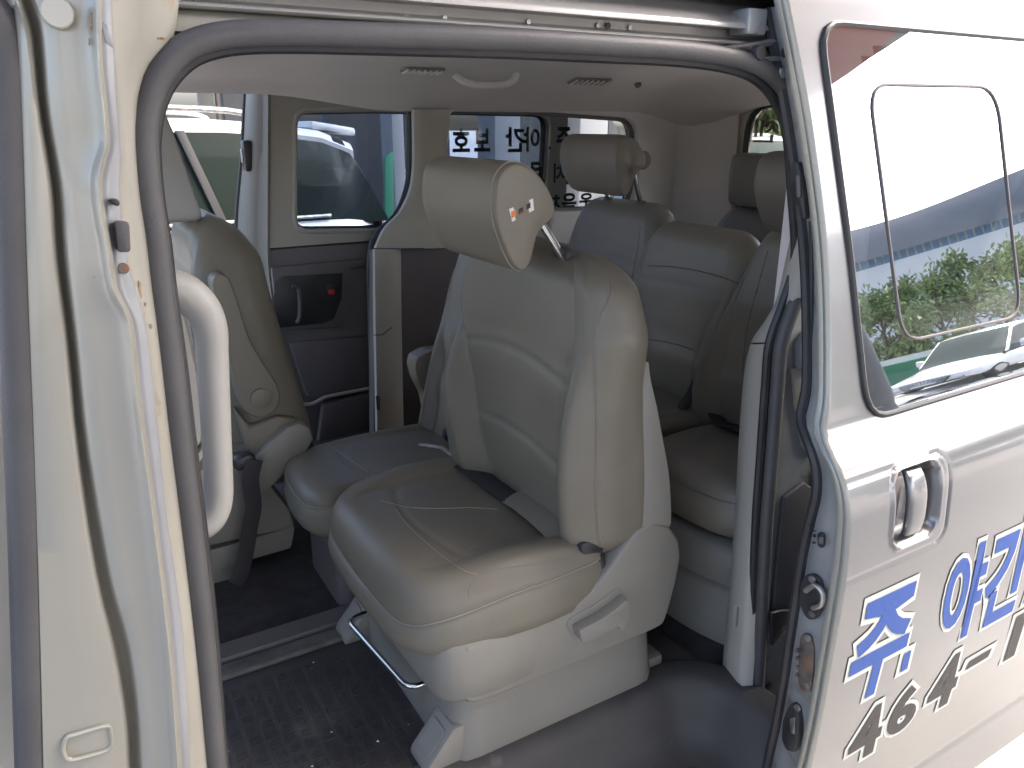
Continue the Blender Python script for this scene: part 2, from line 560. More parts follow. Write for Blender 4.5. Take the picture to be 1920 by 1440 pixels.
# blistered rust on the flange and along the top of the pillar
def blister(cx_, cy_, w_, h_, Yq, seed):
    rn = random.Random(seed)
    o = []
    for k in range(14):
        a_ = 2 * math.pi * k / 14
        r_ = 0.55 + 0.6 * rn.random()
        o.append((cx_ + w_ * r_ * math.cos(a_), cy_ + h_ * r_ * math.sin(a_)))
    pslab('rust_patch', o, -0.0012, M['rusty_paint'], pil, Y=Yq, bevel=0.0005)
for k, (a_, b_, w_, h_, Y_) in enumerate([(262, 548, 5, 22, -0.0125), (270, 595, 4, 14, -0.013), (278, 645, 4, 26, -0.0125), (283, 612, 2.5, 6, -0.0115), (273, 570, 2.5, 5, -0.0115), (170, 40, 4, 22, -0.0455), (168, 78, 3, 10, -0.0452), (281, 676, 2, 5, -0.012),
                                          (300, 72, 14, 3, -0.006), (176, 520, 2, 3, -0.043)]):
    blister(a_, b_, w_, h_, Y_, k + 3)
# front door opening: rubber seal and the trim inside it
sy = [-60, 0, 100, 270, 480, 700, 960, 1200, 1440, 1520]
path = [P(x, y, Y=-0.012) for x, y in [(-60, 8), (-30, 14), (-5, 40), (8, 85), (16, 150), (21, 300), (27, 480), (37, 700), (48, 960), (54, 1200), (60, 1440), (62, 1520)]]
tube('front_door_seal', catmull(path, 5), 0.0165, M['rubber'], van, seg=12)
pslab('front_sill_trim', [(-150, 700), (6, 690), (30, 900), (55, 1100), (60, 1500), (-150, 1500)], 0.05, M['trim_light'], van, Y=0.09, bevel=0.01)
pslab('front_seat_trim', [(-150, 200), (-2, 240), (10, 480), (20, 680), (-150, 690)], 0.05, M['leather_dim'], van, Y=0.14, bevel=0.02)

# ---- rubber seal round the sliding door opening
sl = [(1405, 1500), (1412, 1440), (1426, 1200), (1436, 1000), (1448, 850), (1458, 720), (1466, 640), (1493, 560), (1514, 480), (1508, 350), (1498, 235),
      (1474, 172), (1436, 132), (1380, 110), (1280, 95), (1100, 83), (960, 75), (800, 69), (640, 64), (560, 62), (480, 62), (410, 68), (350, 88), (306, 130), (282, 180), (271, 240),
      (272, 300), (279, 370), (290, 440), (301, 540), (320, 680), (340, 850), (360, 1010), (382, 1200), (399, 1380), (412, 1500)]
path = catmull([P(x, y, Y=0.002) for x, y in sl], 6)
# inner and outer lips of the weatherstrip: a fat bulb with a thinner lip inside it
tube('door_seal', path, 0.0132, M['rubber'], van, seg=14, flat=0.9)
cen = Vector((0.58, 0.0, 1.1))
lip = [p + (Vector((cen.x, p.y, cen.z)) - p).normalized() * 0.0125 + Vector((0, 0.016, 0)) for p in path]
tube('seal_lip', lip, 0.008, M['black'], van, seg=8)

# ---- header above the opening with the upper slide rail
def header_pt(y, Y):
    return (Y, P(960, y, Y=Y).z)
hp = [header_pt(-140, 0.30), header_pt(-40, 0.10), header_pt(-6, 0.034), header_pt(3, 0.022), header_pt(8, 0.017), header_pt(17, 0.016), header_pt(20, 0.020), header_pt(22, 0.050)]
X0, X1 = 0.02, 1.16
nx = 30
def extr(prof, x0=X0, x1=X1):
    return [[Vector((x0 + (x1 - x0) * i / nx, a, b)) for a, b in prof] for i in range(nx + 1)]
grid('roof_side', extr(hp, -0.5, 2.9), M['rail_paint'], van, smooth=50)
hp2 = [header_pt(22, 0.050), header_pt(24, 0.056), header_pt(40, 0.058), header_pt(44, 0.055), header_pt(45, 0.030), header_pt(47, 0.0245), header_pt(51, 0.0225), header_pt(55, 0.025), header_pt(58, 0.040)]
rail = grid('slide_rail', extr(hp2), M['rail_paint'], van, smooth=40)
hp3 = [header_pt(58, 0.040), header_pt(62, 0.034), header_pt(70, 0.026), header_pt(78, 0.022), header_pt(86, 0.020), header_pt(92, 0.020)]
grid('header_flange', extr(hp3, 0.02, 1.2), M['jamb_rust'], van, smooth=50)
for px, py in [(470, 24), (525, 27), (570, 26), (630, 30), (760, 34), (833, 34), (990, 41), (1120, 48), (1180, 52)]:
    c = P(px, py, Y=0.056)
    disc('rivet', c, (0, -1, 0), 0.0035, 0.002, M['steel'], rail, seg=8)
disc('rail_hole', P(1140, 48, Y=0.054), (0, -1, 0), 0.004, 0.002, M['black'], rail, seg=10)
pslab('rust_chip', [(815, 46), (822, 50), (830, 54), (818, 53)], -0.001, M['rusty'], rail, Y=0.0225, bevel=0.0)
box('rail_stop', (0.925, 0.012, 1.742), (0.965, 0.050, 1.778), M['jamb_grey'], rail, 0.004)
pslab('corner_gusset', [(262, 20), (300, 18), (330, 30), (322, 46), (312, 66), (288, 42)], 0.01, M['jamb_rust'], van, Y=0.006, bevel=0.003)
arm = group_part('hinge_arm', van, 'grey roller arm of the sliding door under the roof rail')
tube('arm_link', catmull([Vector((0.90, 0.03, 1.722)), Vector((0.945, 0.02, 1.728)), Vector((0.985, 0.012, 1.735)), Vector((1.02, 0.0, 1.738))], 4), 0.006, M['steel'], arm, seg=8)
tube('arm_link', catmull([Vector((0.905, 0.02, 1.700)), Vector((0.95, 0.012, 1.708)), Vector((1.0, 0.0, 1.712))], 4), 0.0045, M['steel'], arm, seg=8)
disc('roller', (0.932, 0.0, 1.716), (0, -1, 0), 0.011, 0.012, M['black'], arm, seg=14)
disc('roller', (0.985, 0.0, 1.690), (0, -1, 0), 0.008, 0.010, M['steel'], arm, seg=14)

# ---- headliner and the inside of the roof
def liner(x):
    k = sst(2.0, 2.46, x)                      # bows down to the tailgate
    dz = -0.09 * k
    p = [(0.025, 1.702), (0.035, 1.706), (0.06, 1.712), (0.14, 1.735), (0.30, 1.775), (0.55, 1.797), (0.85, 1.803), (1.12, 1.792), (1.34, 1.764), (1.48, 1.726), (1.56, 1.690), (1.595, 1.662), (1.61, 1.655)]
    out = []
    for y, z in p:
        e = sst(1.2, 1.61, y) * sst(0.62, 1.02, x)
        lift = 0.045 * sst(1.40, 1.61, y) * (1 - sst(0.60, 1.05, x))
        out.append(Vector((x, y, z + lift + dz)))
    return out
grid('headliner', [liner(-0.7 + i * 0.07) for i in range(46)], M['headliner'], van, smooth=60)
grid('roof', [[Vector((-0.7 + i * 0.35, y, z)) for y, z in [(0.02, 1.80), (0.12, 1.86), (0.4, 1.90), (0.9, 1.915), (1.4, 1.90), (1.68, 1.86), (1.80, 1.78)]] for i in range(11)], M['silver'], van, smooth=60)
def on_liner(x, y):
    r = liner(x)
    for a, b in zip(r, r[1:]):
        if a.y <= y <= b.y:
            t = (y - a.y) / (b.y - a.y)
            n = Vector((0, (b - a).z, -(b - a).y)).normalized()
            return a.lerp(b, t), n
    return r[-1], Vector((0, -1, 0))
def liner_hit(px, py):
    d = ray(px, py)
    best = None
    for i in range(800):
        t = (0.6 + i * 0.004) / d.length
        q = CAM + d * t
        if q.y < 0.15:
            continue
        if q.z >= on_liner(q.x, min(q.y, 1.6))[0].z:
            return q
    return CAM + d * (2.5 / d.length)
for (a, b) in [((752, 120), (832, 138)), ((1068, 143), (1142, 158))]:
    q0, q1 = liner_hit(a[0], (a[1] + b[1]) / 2), liner_hit(b[0], (a[1] + b[1]) / 2)
    c = (q0 + q1) / 2
    pos, n = on_liner(c.x, c.y)
    s = Vector((1, 0, 0))
    u = n.cross(s).normalized()
    hw, hh = abs(q1.x - q0.x) / 2, 0.028
    o = [pos + n * 0.001 + s * sx * hw + u * sy * hh for sx, sy in ((-1, -1), (1, -1), (1, 1), (-1, 1))]
    vent = slab('air_vent', fillet(o, 0.012), n * 0.006, M['trim_mid'], van, 0.002)
    sl_ = []
    for k in range(7):
        xk = -hw + hw * 2 * (k + 0.5) / 7
        o = [pos + n * 0.006 + s * (xk + e) + u * f for e, f in ((-0.003, -hh * 0.8), (0.003, -hh * 0.8), (0.003, hh * 0.8), (-0.003, hh * 0.8))]
        slab('vent_slat', o, n * 0.006, M['headliner'], vent, 0.001, 1)
q0, q1 = liner_hit(852, 138), liner_hit(968, 137)
n0 = on_liner((q0.x + q1.x) / 2, (q0.y + q1.y) / 2)[1]
hpth = [q0 + n0 * 0.002, q0 + n0 * 0.02 + (q1 - q0) * 0.1, q0 + n0 * 0.034 + (q1 - q0) * 0.3, q0 + n0 * 0.036 + (q1 - q0) * 0.7, q0 + n0 * 0.024 + (q1 - q0) * 0.92, q1 + n0 * 0.002]
tube('ceiling_grip', catmull(hpth, 5), 0.0115, M['headliner'], van, seg=10)
disc('coat_hook', liner_hit(1195, 156), (0, -0.6, -0.8), 0.012, 0.012, M['trim_dark'], van, seg=12)

# ---- cabin floor
box('cabin_floor', (-0.7, 0.105, 0.46), (2.46, 1.76, 0.512), M['carpet'], van, 0.006)
mat_o = [Vector((0.02, 0.118, 0.513)), Vector((1.06, 0.118, 0.513)), Vector((1.06, 0.575, 0.513)), Vector((0.02, 0.575, 0.513))]
fm = slab('rubber_mat', fillet(mat_o, 0.02), (0, 0, 0.007), M['mat_rubber'], van, 0.002)
tread = []
def tread_cell(cx, cy, vert):
    for k in range(4):
        o = (k - 1.5) * 0.0065
        if vert:
            lo, hi = (cx + o - 0.0012, cy - 0.0125), (cx + o + 0.0012, cy + 0.0125)
        else:
            lo, hi = (cx - 0.0125, cy + o - 0.0012), (cx + 0.0125, cy + o + 0.0012)
        z0, z1 = 0.5195, 0.5213
        v = [(lo[0], lo[1], z0), (hi[0], lo[1], z0), (hi[0], hi[1], z0), (lo[0], hi[1], z0)]
        cxm, cym = (lo[0] + hi[0]) / 2, (lo[1] + hi[1]) / 2
        v += [(x + (cxm - x) * 0.3, y + (cym - y) * 0.3, z1) for x, y, _ in v]
        tread.append((v, [(4, 5, 6, 7), (0, 1, 5, 4), (1, 2, 6, 5), (2, 3, 7, 6), (3, 0, 4, 7)]))
for i in range(17):
    for j in range(14):
        x, y = 0.06 + i * 0.03, 0.135 + j * 0.03
        if x < 0.53 and y < 0.545:
            tread_cell(x, y, (i + j) % 2)
join('mat_tread', tread, M['mat_rubber'], fm, smooth=False, kind='stuff')
grit = []
for k in range(22):
    x, y, r_ = 0.05 + random.random() * 0.45, 0.14 + random.random() * 0.40, 0.0008 + random.random() ** 3 * 0.0028
    a_ = random.random() * 6.283
    grit.append(([(x + r_ * math.cos(a_ + k_ * 2.1) * (1 + k_ * 0.4), y + r_ * math.sin(a_ + k_ * 2.1), 0.5198) for k_ in range(3)] + [(x, y, 0.5198 + r_)], [(0, 1, 3), (1, 2, 3), (2, 0, 3)]))
join('grit', grit, M['sticker_white'], fm, smooth=False, kind='stuff')
# raised aluminium edge strip and the step in the floor beside it
st = [(0.576, 0.5128), (0.578, 0.525), (0.582, 0.527), (0.590, 0.5265), (0.625, 0.521), (0.634, 0.517), (0.640, 0.5125)]
grid('floor_strip', [[Vector((x, a, b)) for a, b in st] for x in (-0.1, 0.2, 0.45, 1.0)], M['floor_metal'], van, smooth=30)
grid('carpet_edge', [[Vector((x, a, b)) for a, b in [(0.64, 0.5125), (0.645, 0.524), (0.70, 0.523), (0.705, 0.5125)]] for x in (-0.1, 1.0)], M['trim_dark'], van, smooth=30)

# ---- step well: moulded rubber sill that curves down to the step
prof = [(0.125, 0.505), (0.118, 0.519), (0.108, 0.522), (0.095, 0.518), (0.082, 0.506), (0.072, 0.486), (0.062, 0.455), (0.046, 0.425), (0.018, 0.408), (-0.03, 0.402), (-0.075, 0.398), (-0.10, 0.375), (-0.105, 0.30)]
rim = [(Vector((x, 0.115, 0)), Vector((0, -1, 0))) for x in [-0.1 + 0.05 * i for i in range(21)]]
for i in range(13):
    a = math.pi / 2 * i / 12
    rim.append((Vector((0.935 + 0.125 * math.sin(a), -0.010 + 0.125 * math.cos(a), 0)), Vector((-math.sin(a), -math.cos(a), 0))))
rim += [(Vector((1.062, -0.012 - 0.02 * i, 0)), Vector((-1, 0, 0))) for i in range(1, 6)]
wp = [(-0.060, 0.500), (-0.055, 0.519), (-0.040, 0.524), (-0.010, 0.5235), (0.004, 0.521), (0.014, 0.514), (0.023, 0.502), (0.031, 0.484), (0.040, 0.455), (0.052, 0.425), (0.070, 0.405), (0.095, 0.398), (0.118, 0.396)]
rows = [[Vector((p.x + n.x * d, p.y + n.y * d, z)) for d, z in wp] for p, n in rim]
grid('step_well', rows, M['step_rubber'], van, smooth=80)
slab('step_floor', [Vector((-0.1, 0.02, 0.392)), Vector((1.0, 0.02, 0.392)), Vector((1.0, -0.13, 0.392)), Vector((-0.1, -0.13, 0.392))], (0, 0, -0.06), M['step_rubber'], van, 0.008)

# ---- rear trim of the opening: pale lining of the C pillar beside the seal
lx = [(440, 1486), (480, 1477), (520, 1469), (560, 1460), (600, 1438), (640, 1411), (700, 1397), (800, 1388), (960, 1380), (1100, 1370), (1240, 1357), (1285, 1354), (1330, 1352)]
rx = [(440, 1526), (480, 1517), (540, 1497), (600, 1468), (655, 1446), (750, 1440), (950, 1421), (1100, 1406), (1300, 1391), (1330, 1390)]
def trim_rows(y0, y1, n):
    R_ = []
    for i in range(n + 1):
        y = y0 + (y1 - y0) * i / n
        a, b = interp(lx, y), interp(rx, y)
        A = P(a, y, X=1.115)
        B = P(b, y, X=1.075)
        mid = A.lerp(B, 0.45)
        R_.append([A + Vector((0.10, 0.03, 0)), A + Vector((0.015, 0.006, 0)), A + Vector((-0.002, -0.002, 0)), A.lerp(B, 0.12) + Vector((-0.010, 0, 0)), mid + Vector((-0.012, 0, 0)), A.lerp(B, 0.85) + Vector((-0.006, 0, 0)), B, B + Vector((0.02, -0.01, 0))])
    return R_
grid('rear_pillar_trim', trim_rows(440, 641, 16), M['trim_light'], van, smooth=70)
grid('lower_pillar_trim', trim_rows(644, 1330, 30), M['trim_light'], van, smooth=70)
bez = pslab('trim_cap', [(1379, 1130), (1401, 1137), (1397, 1186), (1376, 1178)], -0.006, M['trim_light'], van, X=1.088, bevel=0.003)
pslab('cap_inset', [(1383, 1137), (1398, 1142), (1395, 1180), (1380, 1174)], -0.002, M['seat_plastic'], bez, X=1.0805, bevel=0.001)
# body panel between seal and open door
body = pslab('quarter_jamb', [(1452, 660), (1500, 560), (1560, 520), (1570, 800), (1700, 900), (1700, 1500), (1415, 1500), (1430, 1150), (1440, 900)], 0.02, M['jamb_grey'], van, Y=0.012, bevel=0.004)
pslab('jamb_cover', [(1462, 930), (1500, 900), (1540, 930), (1520, 1130), (1475, 1180), (1440, 1170), (1447, 1080)], -0.012, M['rubber'], body, Y=0.011, bevel=0.004)
pslab('jamb_stop', [(1440, 1145), (1460, 1140), (1487, 1140), (1470, 1178), (1442, 1208)], -0.010, M['black'], body, Y=-0.002, bevel=0.004)
pslab('hinge_bracket', [(1487, 640), (1504, 618), (1530, 622), (1530, 660), (1512, 664), (1506, 690), (1488, 690)], -0.02, M['sealant'], body, Y=0.010, bevel=0.004)
disc('jamb_hole', P(1440, 1287, Y=0.011), (0, -1, 0), 0.008, 0.004, M['black'], body, seg=12)
pslab('inner_panel', [(1480, 690), (1512, 684), (1524, 760), (1520, 850), (1500, 838), (1486, 760)], -0.008, M['jamb_rust'], body, Y=0.0105, bevel=0.003)

# ---- far side: C pillar lining, lower quarter trim and rear quarter window
YF = 1.60
hole = fillet([P(840, 203, Y=YF), P(1000, 207, Y=YF), P(1197, 222, Y=YF), P(1200, 330, Y=YF), P(1188, 392, Y=YF), P(1000, 400, Y=YF), P(828, 396, Y=YF)], [0.05, 0.01, 0.07, 0.05, 0.09, 0.01, 0.05], 6)
hole = resample(hole, 96)
outer = [Vector((1.15, YF, 1.672)), Vector((2.46, YF, 1.672)), Vector((2.46, YF, 1.20)), Vector((1.12, YF, 1.20))]
qt = ring_panel('quarter_trim', hole, radial_match(hole, outer), (0, 0.06, 0), M['headliner'], van, smooth=50)
tube('window_rubber', [p + Vector((0, 0.045, 0)) for p in hole], 0.014, M['trim_dark'], qt, seg=8, closed=True)
wing = slab('quarter_window', [p + Vector((0, 0.052, 0)) for p in hole], (0, 0.005, 0), M['glass_clear'], van, 0, smooth=False)
pslab('quarter_sill', [(1030, 395), (1230, 395), (1235, 440), (1020, 460)], -0.03, M['headliner'], qt, Y=YF - 0.001, bevel=0.01)
low = [Vector((0.93, YF - 0.005, 1.215)), Vector((1.30, YF - 0.005, 1.20)), Vector((2.46, YF - 0.005, 1.20)), Vector((2.46, YF - 0.005, 0.50)), Vector((0.885, YF - 0.005, 0.50))]
slab('lower_quarter_trim', low, (0, 0.05, 0), M['trim_dark'], van, 0.012)
# pale pillar lining: rounded section swept down the pillar
fl_ = [(150, 770), (200, 771), (300, 772), (340, 769), (395, 748), (430, 716), (470, 698)]
fr_ = [(150, 850), (200, 846), (300, 836), (395, 832), (430, 838), (470, 850)]
R_ = []
for i in range(25):
    y = 205 + 260 * i / 24
    a, b = interp(fl_, y), interp(fr_, y)
    R_.append([P(a, y, Y=1.66), P(a + 1, y, Y=1.60), P(a + 5, y, Y=1.575), P(a + (b - a) * 0.35, y, Y=1.562), P(a + (b - a) * 0.7, y, Y=1.57), P(b, y, Y=1.597)])
grid('pillar_lining', R_, M['trim_light'], van, smooth=70)
R_ = []
for i in range(25):
    y = 467 + 365 * i / 24
    a = interp([(467, 698), (600, 699), (700, 701), (832, 703)], y)
    b = a + 46
    R_.append([P(a, y, Y=1.66), P(a + 1, y, Y=1.585), P(a + 5, y, Y=1.565), P(a + 20, y, Y=1.558), P(b, y, Y=1.575), P(b + 8, y, Y=1.592)])
lo_l = grid('lower_pillar_lining', R_, M['trim_light'], van, smooth=70)
pslab('lining_clip', [(704, 742), (711, 742), (712, 768), (706, 768)], -0.004, M['trim_dark'], lo_l, Y=1.560, bevel=0.001)
tube('lining_joint', [P(700, 628, Y=1.563), P(716, 628, Y=1.555), P(735, 614, Y=1.566)], 0.0016, M['black'], lo_l, seg=6)
tube('far_opening_seal', catmull([P(x, y, Y=1.665) for x, y in [(500, 170), (600, 168), (700, 172), (750, 182), (768, 215), (769, 300), (764, 350), (745, 400), (708, 440), (694, 480), (695, 600), (698, 720), (700, 840)]], 5), 0.012, M['black'], van, seg=10)
disc('belt_anchor', P(1202, 300, Y=1.585), (0, -1, 0), 0.035, 0.022, M['trim_dark'], van, seg=18)

# ---- far sliding door, half open: lining, window, handle
YD = 1.80
fd = group_part('far_sliding_door', van, 'far sliding door half open, with dark lower lining and tinted window')
wh = resample(fillet([P(553, 207, Y=YD), P(700, 205, Y=YD), Vector((1.76, YD, 1.655)), Vector((1.74, YD, 1.275)), P(700, 432, Y=YD), P(552, 434, Y=YD)], [0.045, 0.001, 0.06, 0.06, 0.001, 0.045], 6), 90)
out = [P(500, 172, Y=YD), Vector((1.85, YD, 1.72)), Vector((1.85, YD, 1.215)), P(500, 466, Y=YD)]
ring_panel('upper_lining', wh, radial_match(wh, out), (0, 0.05, 0), M['trim_light'], fd, smooth=40)
tube('window_frame', [p + Vector((0, 0.03, 0)) for p in wh], 0.014, M['black'], fd, seg=8, closed=True)
slab('window_pane', [p + Vector((0, 0.048, 0)) for p in wh], (0, 0.005, 0), M['glass'], fd, 0, smooth=False)
tube('window_rim', [p + Vector((0, 0.0, 0)) for p in wh], 0.009, M['trim_light'], fd, seg=8, closed=True)
low = [P(500, 468, Y=YD), Vector((1.85, YD, 1.205)), Vector((1.85, YD, 0.50)), P(560, 850, Y=YD), P(520, 640, Y=YD)]
slab('lower_lining', low, (0, 0.05, 0), M['trim_dark'], fd, 0.01)
pslab('armrest_ledge', [(505, 500), (692, 482), (692, 500), (655, 503), (640, 612), (520, 618), (512, 560)], -0.022, M['trim_dark'], fd, Y=YD - 0.001, bevel=0.01)
pslab('handle_recess', [(514, 530), (530, 518), (642, 512), (640, 560), (625, 598), (605, 606), (520, 615), (512, 585)], -0.003, M['black'], fd, Y=YD - 0.0235, bevel=0.001)
tube('door_handle', catmull([P(x, y, Y=YD - 0.045) for x, y in [(547, 538), (553, 536), (560, 545), (562, 570), (561, 595), (556, 606)]], 5), [0.006] + [0.0105] * 24 + [0.006], M['rubber'], fd, seg=10, flat=0.7)
pslab('lock_surround', [(612, 532), (630, 534), (629, 556), (612, 556)], -0.006, M['black'], fd, Y=YD - 0.027, bevel=0.002)
pslab('lock_knob', [(614, 542), (626, 542), (626, 551), (614, 551)], -0.012, M['red'], fd, Y=YD - 0.033, bevel=0.003)
pslab('map_pocket', [(540, 640), (692, 628), (694, 720), (640, 740), (600, 746), (572, 742)], -0.018, M['trim_dark'], fd, Y=YD - 0.001, bevel=0.01)
tube('pocket_lip', catmull([P(x, y, Y=YD - 0.03) for x, y in [(566, 758), (585, 757), (603, 748), (612, 744), (650, 736), (694, 728)]], 4), 0.007, M['trim_light'], fd, seg=8)
pslab('pocket_bin', [(600, 752), (694, 732), (696, 830), (590, 830)], -0.035, M['trim_dark'], fd, Y=YD - 0.001, bevel=0.012)
# front edge of that door, facing the driver
ed_ = []
for i in range(30):
    y = 150 + 700 * i / 29
    p = P(interp([(150, 500), (172, 500), (466, 499), (600, 512), (850, 540)], y), y, Y=YD)
    q = P(interp([(150, 460), (172, 458), (300, 451), (430, 441), (600, 452), (850, 480)], y), y, Y=YD + 0.13)
    ed_.append([p + Vector((0.012, -0.004, 0)), p + Vector((0.003, -0.006, 0))] + [p.lerp(q, t) + Vector((dx, 0, 0)) for t, dx in ((0.0, 0), (0.10, -0.004), (0.18, 0.010), (0.28, 0.016), (0.36, 0.004), (0.42, -0.004), (0.6, -0.006), (0.80, -0.004), (0.9, 0.0), (1.0, 0.004))] + [q + Vector((0.03, 0.01, 0))])
fe = grid('door_edge', ed_, M['trim_mid'], fd, smooth=60)
tube('edge_seal', [r[-2] for r in ed_], 0.008, M['black'], fd, seg=8)
lat = P(470, 292, Y=YD + 0.085)
box('latch_plate', (lat.x - 0.026, lat.y - 0.022, lat.z - 0.050), (lat.x + 0.004, lat.y + 0.022, lat.z + 0.050), M['black'], fe, 0.008)
box('latch_slot', (lat.x - 0.031, lat.y - 0.010, lat.z - 0.022), (lat.x - 0.0255, lat.y + 0.010, lat.z + 0.022), M['steel'], fe, 0.003)
# outer skin of that door and of the far body side
grid('far_door_skin', [[Vector((x, y, z)) for y, z in [(1.90, 1.26), (1.955, 1.15), (1.965, 0.9), (1.95, 0.5), (1.92, 0.25)]] for x in (0.62, 1.85)], M['silver'], fd, smooth=60)
ring_panel('far_side_panel', [p + Vector((0, 0.13, 0)) for p in hole], [p + Vector((0, 0.13, 0)) for p in radial_match(hole, [Vector((1.16, YF, 1.80)), Vector((2.48, YF, 1.80)), Vector((2.48, YF, 1.15)), Vector((1.16, YF, 1.15))])], (0, -0.05, 0), M['silver'], van, smooth=40)
grid('far_body_side', [[Vector((x, y, z)) for y, z in [(1.73, 1.15), (1.80, 1.1), (1.81, 0.8), (1.79, 0.3)]] for x in (1.16, 2.48)], M['silver'], van, smooth=60)

# ---- tailgate with its window, near rear side panel
XR = 2.42
hole = resample(fillet([Vector((XR, 1.405, 1.69)), Vector((XR, 0.25, 1.69)), Vector((XR, 0.22, 1.24)), Vector((XR, 1.425, 1.24))], [0.11, 0.1, 0.1, 0.05], 6), 80)
tg = ring_panel('tailgate_lining', hole, radial_match(hole, [Vector((XR, 1.66, 1.72)), Vector((XR, 0.04, 1.72)), Vector((XR, 0.04, 0.48)), Vector((XR, 1.66, 0.48))], (1, 2)), (0.05, 0, 0), M['trim_light'], van, smooth=40)
tube('tailgate_rubber', [p + Vector((0.02, 0, 0)) for p in hole], 0.016, M['black'], tg, seg=8, closed=True)
slab('tailgate_window', [p + Vector((0.045, 0, 0)) for p in hole], (0.005, 0, 0), M['glass_rear'], van, 0, smooth=False)
# rounded corner lining between quarter window and tailgate
R_ = []
for i in range(14):
    a = math.pi / 2 * i / 13
    R_.append([Vector((2.24 + 0.17 * math.sin(a), 1.43 + 0.165 * math.cos(a), z)) for z in (1.20, 1.35, 1.5, 1.6, 1.67)])
grid('corner_lining', R_, M['headliner'], van, smooth=80)
nh = resample(fillet([Vector((1.27, 0.075, 1.27)), Vector((2.28, 0.075, 1.27)), Vector((2.28, 0.075, 1.66)), Vector((1.25, 0.075, 1.66))], 0.06, 6), 80)
no_ = [Vector((1.12, 0.075, 0.5)), Vector((2.46, 0.075, 0.5)), Vector((2.46, 0.075, 1.71)), Vector((1.12, 0.075, 1.71))]
ring_panel('near_side_lining', nh, radial_match(nh, no_), (0, -0.05, 0), M['headliner'], van, smooth=40)
slab('near_quarter_window', [p - Vector((0, 0.048, 0)) for p in nh], (0, 0.005, 0), M['glass_clear'], van, 0, smooth=False)
no_ = [Vector((1.22, 0.0, 0.3)), Vector((2.48, 0.0, 0.3)), Vector((2.48, 0.0, 1.74)), Vector((1.22, 0.0, 1.74))]
nh2 = [Vector((p.x, 0.0, p.z)) for p in nh]
ring_panel('near_body_side', nh2, radial_match(nh2, no_), (0, 0.022, 0), M['silver'], van, smooth=40)
slab('front_bulkhead', [Vector((-0.7, 0.03, 0.3)), Vector((-0.7, 1.76, 0.3)), Vector((-0.7, 1.76, 1.15)), Vector((-0.7, 0.03, 1.15))], (-0.05, 0, 0), M['trim_dark'], van, 0.01)
# ================================================================ the open sliding door (part of the van)
DP = [(0.16, -0.185), (0.30, -0.192), (0.46, -0.212), (0.58, -0.232), (0.75, -0.252), (0.965, -0.262), (1.06, -0.256), (1.105, -0.244), (1.135, -0.226), (1.155, -0.203)] \
    + [(1.175 + 0.03 * i, -0.163 + 0.240 * (1.175 + 0.03 * i - 1.25)) for i in range(22)] + [(1.835, -0.016), (1.86, 0.006), (1.885, 0.06)]
def dy(z):
    return interp(DP, z)
def door_hit(px, py, off=0.0):
    d = ray(px, py)
    lo, hi = 0.0002, 0.0032
    for _ in range(50):
        m = (lo + hi) / 2
        q = CAM + d * m
        if q.y > dy(q.z) - off:
            hi = m
        else:
            lo = m
    return CAM + d * m
def dn(z):
    e = 0.004
    v = Vector((0, dy(z + e) - dy(z - e), 2 * e))
    return Vector((0, -v.z, v.y)).normalized()          # outward (towards -Y)
def on_door(x, z, off=0.0):
    return Vector((x, dy(z), z)) + dn(z) * off
def edge_x(z):                                           # front edge of the skin
    return interp([(0.16, 1.03), (0.45, 1.00), (0.557, 0.985), (0.79, 0.957), (0.96, 0.949), (1.127, 0.949), (1.19, 0.972), (1.226, 0.982), (1.43, 0.998), (1.60, 0.985), (1.783, 0.952), (1.885, 0.93)], z)

sd_ = group_part('sliding_door', van, 'open silver sliding door with blue lettering and a mirror-like window')
XE = 2.02
hb = [door_hit(1676, 888), door_hit(1748, 866), door_hit(1757, 985), door_hit(1680, 1036)]
hx0, hx1, hz0, hz1 = hb[0].x, (hb[1].x + hb[2].x) / 2, hb[2].z - 0.004, hb[1].z
def rrect_d(x, z, x0, x1, z0, z1, r):
    """signed distance to a rounded rectangle"""
    qx = abs(x - (x0 + x1) / 2) - (x1 - x0) / 2 + r
    qz = abs(z - (z0 + z1) / 2) - (z1 - z0) / 2 + r
    return math.hypot(max(qx, 0), max(qz, 0)) + min(max(qx, qz), 0) - r
pl = [door_hit(1590, 905), door_hit(1765, 848), door_hit(1590, 1092)]
px1, pz0, pz1 = 1.197, pl[2].z, (pl[0].z + pl[1].z) / 2
zs = []
z = 0.16
while z < 1.885:
    zs.append(z)
    z += 0.004 if 0.94 < z < 1.14 else (0.008 if z < 1.25 else 0.016)
zs.append(1.885)
xs_u = []
x = 0.0
while x < XE - 0.95:
    xs_u.append(x)
    x += 0.004 if x < 0.27 else 0.03
xs_u.append(XE - 0.95)
rows = []
for z in zs:
    r = []
    ex = edge_x(z)
    for u in xs_u:
        x = ex + u * (XE - ex) / (XE - 0.95)
        p = on_door(x, z)
        d = rrect_d(x, z, hx0, hx1, hz0, hz1, 0.022)          # handle cup
        if d < 0.012:
            p.y += 0.030 * sst(0.004, -0.006, d)
            p.y -= 0.004 * math.exp(-((d - 0.009) / 0.004) ** 2)   # raised bezel
        dpl = rrect_d(x, z, 0.60, px1, pz0, pz1, 0.03)        # seam of the handle plate
        if abs(dpl) < 0.01:
            p.y += 0.004 * math.exp(-(dpl / 0.0022) ** 2)
        p.y += 0.004 * math.exp(-((z - (0.312)) / 0.008) ** 2)  # lower crease
        r.append(p)
    rows.append(r)
